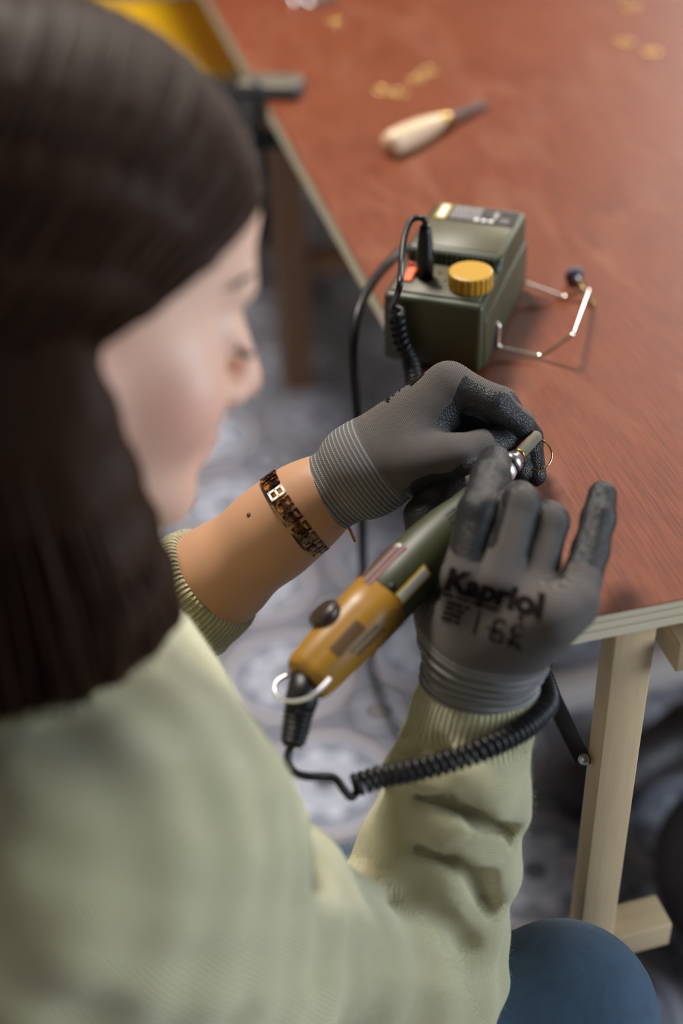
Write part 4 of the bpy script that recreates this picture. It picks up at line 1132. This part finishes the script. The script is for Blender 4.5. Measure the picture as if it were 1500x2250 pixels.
def strand(u, bulge, jit, lj, nh=11, nv=10):
    right = u <= 0.5; w = min(u, 1-u)*2
    tr_ = lerpl(tg, u)
    f0 = min(0.090, 0.089-0.192*w+jit*0.5); u0 = CEN[2]+RAD[2]*math.sqrt(max(0.0, 1-((f0-CEN[1])/RAD[1])**2))
    f1, u1 = tr_[1], tr_[2]; sg_ = 1 if right else -1
    out = []
    for k in range(nh):
        t = (k/(nh-1))**1.7
        f_, u_ = f0+(f1-f0)*t, u0+(u1-u0)*t
        r_ = RAD[0]*math.sqrt(max(0.0, 1-((f_-CEN[1])/RAD[1])**2-((u_-CEN[2])/RAD[2])**2))
        bu_ = 1+bulge*(0.35+0.65*t)
        out.append(H(sg_*(r_*bu_+0.001), CEN[1]+(f_-CEN[1])*bu_, CEN[2]+(u_-CEN[2])*bu_))
    S = out[-1]; ax = H(0, -0.03, -0.05); inw = (ax-S); inw.z = 0; inw = inw.normalized()*0.012
    fw = HF.copy(); fw.z = 0; fw.normalize()
    Ln = lerpl(ln, u)*(1+lj)
    for k in range(1, nv+1):
        t = k/nv
        p = S + G*Ln*t - inw*math.sin(t*math.pi*0.6)*((1.5+2.4*min(1, w/0.15))+bulge*8) + fw*(0.014*t*t*max(0, 1-w/0.15))
        out.append(p)
    return out
pts = [H(0, 0.11, 0.15), H(0, -0.14, -0.1), H(0.11, 0, 0), H(-0.11, 0, 0)] + [H(*t_) + G*0.27 for t_ in tg]
v = Vol.around(pts, 0.03, 0.0045)
v.ell(H(*CEN), RAD, HROT, 0)
hn_ = HF*0.86 - HU; hn_ = hn_.normalized()
v.cut(H(0, 0.0064, 0.0), hn_, 0.20)
for k in range(24):
    st = strand(k/23, 0.0, 0, 0)
    v.chain([(p, 0.0105) for p in st[10::2]], 0.012)
    v.chain([(p, 0.006) for p in st[4:13:2]], 0.006)
me = v.mesh('hair_mass'); V, Nn = mesh_np(me)
q = (V-np.array(tuple(HC)))@HROT
set_attr(me, 'hco', np.stack([np.arctan2(q[:, 0], -q[:, 1]-0.03*0)*0.09, q[:, 2], 0*q[:, 0]], 1))
hair = link('hair', me, MAT['hair'], person)
rs = random.Random(11); sv, sf, sc = [], [], []
NS = 2700
for n in range(NS):
    u = rs.random(); u = u if rs.random() < 0.5 else u*0.55
    bu = rs.uniform(0.0, 0.095)*(0.4+0.6*rs.random())
    st = strand(u, bu, rs.gauss(0, 0.006), rs.uniform(-0.12, 0.03))
    dx = cv(rs.gauss(0, 0.002), rs.gauss(0, 0.002), rs.gauss(0, 0.002))
    for k in range(11, len(st)): st[k] = st[k] + dx*((k-10)/10)
    a_, b_ = tube_data(st, lambda t: 0.0010*(1-0.6*max(0, t-0.8)/0.2), 3, len(sv), False)
    sv += a_; sf += b_; ll = np.linspace(0, 0.4, len(st))
    for k in range(len(st)): sc += [(u*0.5+n*0.00013, ll[k], 0)]*3
me = pyd('strands', sv, sf); set_attr(me, 'hco', np.array(sc))
o = link('strands', me, MAT['hair'], hair); o['kind'] = 'stuff'
# ================================================================== gloves
def glove(name, palm, fingers, cuff_pts, h, k_palm, along, across, palm_dir, coat_rule, cut, label, wave=0.0):
    P = [p for l in palm for p, r in l] + [p for l in fingers.values() for p, r in l] + [p for p, r in cuff_pts]
    v = Vol.around(P, 0.045, h)
    for l in palm: v.chain(l, k_palm)
    v.chain(cuff_pts, 0.003)
    base = v.f.copy()
    for nm, l in fingers.items():
        tmp = Vol.__new__(Vol); tmp.lo, tmp.h, tmp.n = v.lo, v.h, v.n; tmp.f = np.full(v.n, 0.08, dtype=np.float32)
        tmp.chain(l, 0.004)
        kk = 0.0055
        hh = np.clip(0.5+0.5*(tmp.f-base)/kk, 0, 1); m = tmp.f+(base-tmp.f)*hh-kk*hh*(1-hh)     # each finger blends with the palm only
        v.f = np.minimum(v.f, m)
    if cut: v.cut(*cut)
    me = v.mesh(name); V, Nn = mesh_np(me)
    al = np.array(tuple(along.normalized())); ac = np.array(tuple(across.normalized())); o0 = np.array(tuple(cuff_pts[-1][0]))
    kuv = np.stack([(V-o0)@al, (V-o0)@ac, 0*V[:, 0]], 1)
    # nearest finger and how far along it
    fd = np.full(len(V), 9.0); ft = np.zeros(len(V)); fi = np.full(len(V), -1)
    for n, (nm, l) in enumerate(fingers.items()):
        Ls = [(b[0]-a[0]).length for a, b in zip(l[:-1], l[1:])]; tot = sum(Ls); acc = 0
        for (a, ra), (b, rb), L_ in zip(l[:-1], l[1:], Ls):
            d, t = seg_dist(V, a, b); d = d-(ra+(rb-ra)*t); m = d < fd
            fd = np.where(m, d, fd); ft = np.where(m, (acc+t*L_)/tot, ft); fi = np.where(m, n, fi); acc += L_
    names = list(fingers.keys())
    pd = np.array(tuple(palm_dir.normalized())); face = Nn@pd
    coat = coat_rule(V, Nn, face, fi, ft, fd, names, kuv)
    cu = kuv[:, 0]
    if wave:
        sw_ = np.sin(2*np.pi*cu/0.0068+0.9*np.sin(kuv[:, 1]*70)+0.5*np.sin(kuv[:, 1]*150+1))
        V = V+Nn*(wave*sw_*sstep(-cu, 0.004, 0.010))[:, None]; me.vertices.foreach_set('co', V.astype(np.float32).ravel()); me.update()
    set_attr(me, 'kuv', kuv); set_attr(me, 'coat', coat); set_attr(me, 'cuff', 1-sstep(cu, -0.0006, 0.0006))
    g = link(name, me, MAT['glove'], person); g['label'] = label
    return g, me
def pin(pts): return [(C(x, y, d), r) for x, y, d, r in pts]

# ---- left glove: pinches the hoop, seen from the thumb side
Lw = (800, 1032, .975, .0265)
Lf = {'index': [(985, 846, .965, .0155), (1084, 887, .957, .0122), (1140, 935, .966, .0106), (1168, 957, .977, .0080)],
      'middle': [(985, 852, .988, .0155), (1098, 890, .992, .0125), (1160, 965, .991, .0098), (1173, 1043, .984, .0086)],
      'ring': [(965, 882, 1.000, .0150), (1085, 925, 1.000, .0120), (1132, 985, .988, .0100), (1140, 1035, .978, .0086)],
      'pinky': [(945, 925, 1.008, .0135), (1035, 968, 1.004, .0105), (1075, 1003, .992, .0092), (1078, 1030, .982, .0080)],
      'thumb': [(905, 1020, .955, .0200), (990, 1004, .949, .0152), (1058, 986, .956, .0126), (1100, 980, .964, .0112), (1150, 970, .976, .0078)]}
Lf = {k: pin(l) for k, l in Lf.items()}
Lp = [pin([Lw, (985, 852, .966, .0165)]), pin([Lw, (975, 862, .988, .0170)]), pin([Lw, (955, 892, 1.000, .0165)]), pin([(810, 1035, .985, .025), (935, 930, 1.008, .0150)]),
      pin([Lw, (900, 1015, .957, .0215)]), pin([Lw, (895, 1008, .995, .0215), (950, 945, 1.002, .017)]), pin([(900, 960, .970, .020), (960, 900, .972, .018)])]
Lc = pin([(690, 1098, .987, .0268), (714, 1086, .984, .0272), (740, 1072, .981, .0268), (790, 1044, .977, .0262), (838, 1004, .974, .0262)])
lal = Lc[-1][0]-Lc[1][0]; lac = lal.cross(FWD)
def coatL(V, Nn, face, fi, ft, fd, names, kuv):
    c = sstep(face, 0.30, 0.55)
    ix = names.index
    dn = np.array(tuple(cv(0.15, -0.62, 0.75).normalized()))
    near = fd < 0.004
    f = Nn@dn
    m = near & (fi == ix('index')) & (ft > 0.0); c = np.where(m, np.maximum(sstep(f, 0.20, 0.42)*sstep(ft, 0.10, 0.16), sstep(ft, 0.86, 0.92)), c)
    m = near & (fi == ix('thumb')); c = np.where(m, np.maximum(sstep(ft, 0.56, 0.60), sstep(face, 0.45, 0.7)), c)
    for nm in ('middle', 'ring', 'pinky'):
        m = near & (fi == ix(nm)) & (ft > 0.15); c = np.where(m, np.maximum(sstep(ft, 0.40, 0.46), sstep(f, 0.0, 0.2)), c)
    # the web between thumb and index is dipped too
    w = np.exp(-((V-np.array(tuple(C(972, 908, .958))))**2).sum(1)/(2*0.0065**2)); c = np.maximum(c, sstep(w, 0.35, 0.6)*(fi != ix('thumb')))
    return np.where(kuv[:, 0] < 0.004, 0, c)
back_l = cv(-0.62, 0.77, -0.12).normalized()
gl, gl_me = glove('glove', Lp, Lf, Lc, 0.0011, 0.014, lal, lac, -back_l, coatL, (C(690, 1098, .987), Lc[0][0]-Lc[1][0], 0.045), 'grey knitted work glove with black dipped fingertips on the left hand pinching the hoop')

# ---- right glove: back of the hand to the camera, little finger raised
Rf = {'index': [(1022, 1262, .862, .0140), (1054, 1125, .870, .0136), (1078, 1052, .896, .0128), (1086, 1016, .922, .0112)],
      'middle': [(1096, 1280, .853, .0130), (1144, 1106, .866, .0116), (1140, 1095, .902, .0106), (1118, 1105, .930, .0092)],
      'ring': [(1170, 1300, .858, .0128), (1208, 1146, .870, .0114), (1200, 1136, .904, .0104), (1172, 1150, .930, .0090)],
      'pinky': [(1262, 1320, .846, .0138), (1297, 1210, .868, .0112), (1314, 1140, .880, .0106), (1323, 1088, .890, .0092)],
      'thumb': [(985, 1390, .905, .0200), (945, 1265, .942, .0165), (930, 1135, .952, .0130), (955, 1095, .955, .0122), (988, 1056, .958, .0105)]}
Rf = {k: pin(l) for k, l in Rf.items()}
Rw = (1068, 1430, .893, .0290)
Rp = [pin([Rw, (1026, 1276, .866, .0160)]), pin([Rw, (1096, 1290, .860, .0165)]), pin([Rw, (1168, 1312, .864, .0165)]), pin([(1095, 1420, .879, .0265), (1256, 1330, .845, .0150)]),
      pin([(1105, 1405, .874, .026), (1212, 1358, .834, .0160)]), pin([Rw, (1010, 1370, .900, .021)]), pin([Rw, (1100, 1330, .882, .026)])]
Rc = pin([(1054, 1524, .906, .0340), (1054, 1512, .905, .0372), (1056, 1497, .903, .0335), (1055, 1482, .902, .0368), (1057, 1467, .900, .0325), (1057, 1455, .898, .0350), (1060, 1442, .896, .0312), (1063, 1425, .894, .0305), (1068, 1402, .890, .0300)])
ral = Rc[-1][0]-Rc[0][0]; rac = ral.cross(FWD)
def coatR(V, Nn, face, fi, ft, fd, names, kuv):
    ix = names.index; near = fd < 0.005
    c = sstep(face, -0.22, 0.02)
    m = near & (fi == ix('index')); c = np.where(m, np.maximum(c, sstep(ft-0.10*(1+face), 0.02, 0.08)), c)
    m = near & (fi == ix('pinky')); c = np.where(m, np.maximum(c, np.maximum(sstep(ft, 0.20, 0.28), sstep(face, -0.45, -0.25)*sstep(ft, 0.02, 0.08))), c)
    for nm, a in (('middle', 0.44), ('ring', 0.52)):
        m = near & (fi == ix(nm)); c = np.where(m, np.maximum(sstep(face, -0.80, -0.62)*sstep(ft, 0.10, 0.2), sstep(ft, a, a+0.06)), c)
    m = near & (fi == ix('thumb')); c = np.where(m, np.maximum(c, sstep(ft, 0.35, 0.42)), c)
    return np.where(kuv[:, 0] < 0.004, 0, c)
gr, gr_me = glove('glove', Rp, Rf, Rc, 0.0011, 0.016, ral, rac, FWD, coatR, (Rc[0][0], Rc[0][0]-Rc[3][0], 0.055), 'grey knitted work glove with printed back on the right hand holding the grinder', 0.0011)

# ---- printed lettering on the back of each glove
def text_mesh(body, size, bold=0.0):
    cu = bpy.data.curves.new('t', 'FONT'); cu.body = body; cu.size = size; cu.offset = bold; cu.resolution_u = 3
    o = bpy.data.objects.new('t', cu); COL.objects.link(o); bpy.context.view_layer.update()
    me = bpy.data.meshes.new_from_object(o.evaluated_get(bpy.context.evaluated_depsgraph_get()))
    bpy.data.objects.remove(o); bpy.data.curves.remove(cu)
    return me
def flat_print():
    """the whole print laid out flat, metres, x across the hand, y towards the fingers"""
    bm = bmesh.new()
    def txt(s, x, y, size, bold=0.0, ital=0.0, sx=1.0):
        me = text_mesh(s, size, bold); b2 = bmesh.new(); b2.from_mesh(me); n0 = len(bm.verts)
        mp = {}
        for vv in b2.verts: mp[vv.index] = bm.verts.new((x+(vv.co.x*sx)+vv.co.y*ital, y+vv.co.y, 0))
        for f in b2.faces:
            try: bm.faces.new([mp[q.index] for q in f.verts])
            except ValueError: pass
        b2.free(); bpy.data.meshes.remove(me)
    def rect(x, y, w, h):
        vs = [bm.verts.new((x+a*w, y+b*h, 0)) for a, b in ((0, 0), (1, 0), (1, 1), (0, 1))]; bm.faces.new(vs)
    def ringp(x, y, R, r, a0, a1):
        n = 14; pv = None
        for k in range(n+1):
            a = a0+(a1-a0)*k/n
            cur = (bm.verts.new((x+R*math.cos(a), y+R*math.sin(a), 0)), bm.verts.new((x+r*math.cos(a), y+r*math.sin(a), 0)))
            if pv: bm.faces.new((pv[0], cur[0], cur[1], pv[1]))
            pv = cur
    txt('Kapriol', -0.031, 0.004, 0.0185, 0.00095, 0.0, 1.02)
    for i, (x, w) in enumerate(((-0.030, 0.006), (-0.0225, 0.008), (-0.0135, 0.006), (-0.0065, 0.009))): rect(x, 0.0000, w, 0.0016)
    for r, (a, b) in enumerate(((0.009, 0.003), (0.005, 0.005), (0.010, 0.0), (0.006, 0.003))):
        rect(-0.026, -0.0045-0.0034*r, a, 0.0020)
        if b: rect(-0.026+a+0.001, -0.0045-0.0034*r, b, 0.0020)
    rect(-0.0075, -0.0175, 0.0011, 0.0145)
    ringp(0.0055, -0.0075, 0.0040, 0.0026, 0.6, 5.6); ringp(0.0155, -0.0075, 0.0040, 0.0026, 0.6, 5.6); rect(0.0120, -0.0082, 0.0026, 0.0013)
    rect(-0.001, -0.0118, 0.0065, 0.0013); rect(0.002, -0.0180, 0.0075, 0.0013); rect(0.002, -0.0180, 0.0013, 0.0062); rect(0.0082, -0.0180, 0.0013, 0.0062); rect(0.002, -0.0131, 0.0075, 0.0013)
    rect(0.0115, -0.0160, 0.0075, 0.0016); rect(0.0135, -0.0182, 0.0016, 0.0066); rect(0.0165, -0.0182, 0.0045, 0.0013)
    ringp(0.0150, 0.0006, 0.0016, 0.0004, 0, 6.283)
    bmesh.ops.triangulate(bm, faces=bm.faces)
    for _ in range(3):
        le = [e for e in bm.edges if e.calc_length() > 0.0022]
        if le: bmesh.ops.subdivide_edges(bm, edges=le, cuts=1); bmesh.ops.triangulate(bm, faces=bm.faces)
    me = bpy.data.meshes.new('flat'); bm.to_mesh(me); bm.free(); return me
FLAT = flat_print()
def stick(parent, pme, org, x, y, cast, sc=1.0):
    bt = BVHTree.FromPolygons([vv.co.copy() for vv in pme.vertices], [tuple(p.vertices) for p in pme.polygons])
    V, ok = [], []
    for vv in FLAT.vertices:
        p = org + x*vv.co.x*sc + y*vv.co.y*sc - cast*0.06
        h = bt.ray_cast(p, cast, 0.075)
        V.append(h[0]+h[1]*0.0006 if h[0] is not None else p); ok.append(h[0] is not None)
    F = [tuple(f.vertices) for f in FLAT.polygons if all(ok[i] for i in f.vertices) and max((V[f.vertices[a]]-V[f.vertices[a-1]]).length for a in range(3)) < 0.012]
    used = sorted({i for f in F for i in f}); mp = {i: n for n, i in enumerate(used)}
    me = pyd('print', [V[i] for i in used], [tuple(mp[i] for i in f) for f in F])
    return link('print', me, MAT['print'], parent)
tx = cv(0.962, -0.27, 0).normalized(); ty = cv(0.27, 0.962, 0.1).normalized()
pr = stick(gr, gr_me, C(1078, 1336, .86), tx, ty, FWD)
pr['label'] = 'black Kapriol lettering with small certification marks'
ly_ = (Lf["middle"][0][0]-pin([Lw])[0][0]).normalized()
lx_ = ly_.cross(back_l).normalized()
if lx_.dot(FWD) > 0: lx_ = -lx_
stick(gl, gl_me, C(918, 905, .980), lx_, ly_, -back_l, 0.9)

# ---- bracelet, hair tie and thread on the left wrist
def arm_ring(cx, cy, d, ax, R, mat, name, w, th, par, n=64):
    """band: w along the arm, th thick"""
    c = C(cx, cy, d); z = ax.normalized(); x = z.orthogonal().normalized(); y = z.cross(x)
    v, f = [], []
    pr_ = [(R, -w/2), (R+th*0.7, -w/2*0.98), (R+th, -w/2*0.7), (R+th, w/2*0.7), (R+th*0.7, w/2*0.98), (R, w/2)]
    m = len(pr_)
    for i in range(n):
        a = 2*math.pi*i/n
        for r, s in pr_: v.append(c+(x*math.cos(a)+y*math.sin(a))*r+z*s)
    for i in range(n):
        for k in range(m):
            f.append((i*m+k, i*m+(k+1) % m, ((i+1) % n)*m+(k+1) % m, ((i+1) % n)*m+k))
    return link(name, pyd(name, v, f), mat, par), c, x, y, z
arm = C(722, 1078, .982)-C(600, 1170, 1.0)
bx_ = (arm.normalized()+cv(0.02, -0.02, -0.30)).normalized()
br, bc, bxx, byy, bzz = arm_ring(648, 1129, .991, bx_, 0.0298, MAT['tort'], 'bracelet', 0.0165, 0.0030, person)
br['label'] = 'tortoiseshell link bracelet with one white plaque'
nl = 20
for k in range(nl):
    a = 2*math.pi*(k+0.5)/nl
    rad = bxx*math.cos(a)+byy*math.sin(a); tn = bzz.cross(rad)
    m = Matrix((tn, bzz, rad)).transposed().to_4x4(); m.translation = bc + rad*0.0327
    px = proj(m.translation)
    white = False
    v, f = [], []
    W_, H_, B_ = 0.0080, 0.0118, 0.0017
    bm = bmesh.new()
    for (x0, y0, w, h) in ((-W_/2, -H_/2, W_, B_), (-W_/2, H_/2-B_, W_, B_), (-W_/2, -H_/2, B_, H_), (W_/2-B_, -H_/2, B_, H_), (-W_/2, -B_/2, W_, B_)):
        r = bmesh.ops.create_cube(bm, size=1.0)
        for q in r['verts']: q.co = Vector((x0+w/2+q.co.x*w, y0+h/2+q.co.y*h, q.co.z*0.0016))
    o = link('link', bm_done(bm, 'bracelet_link'), MAT['tort'], br, mw=m)
    x_, y_, d_ = px
    o['_s'] = (x_-616)**2+(y_-1086)**2 + (1e6 if rad.dot(FWD) > 0 else 0)
best_l = min([c for c in br.children], key=lambda c: c['_s'])
best_l.data.materials.clear(); best_l.data.materials.append(MAT['white'])
for c in br.children: del c['_s']
ht, *_ = arm_ring(675, 1109, .9885, arm, 0.0276, MAT['blackm'], 'hair_tie', 0.0048, 0.0030, person)
link('thread_end', tube('thread_end', smooth_path([C(752, 1150, .982), C(766, 1160, .978), C(774, 1176, .978), C(780, 1190, .980)], 5), 0.0011, 6), plain('copper_thread', (0.30, 0.12, 0.05), 0.6), person)
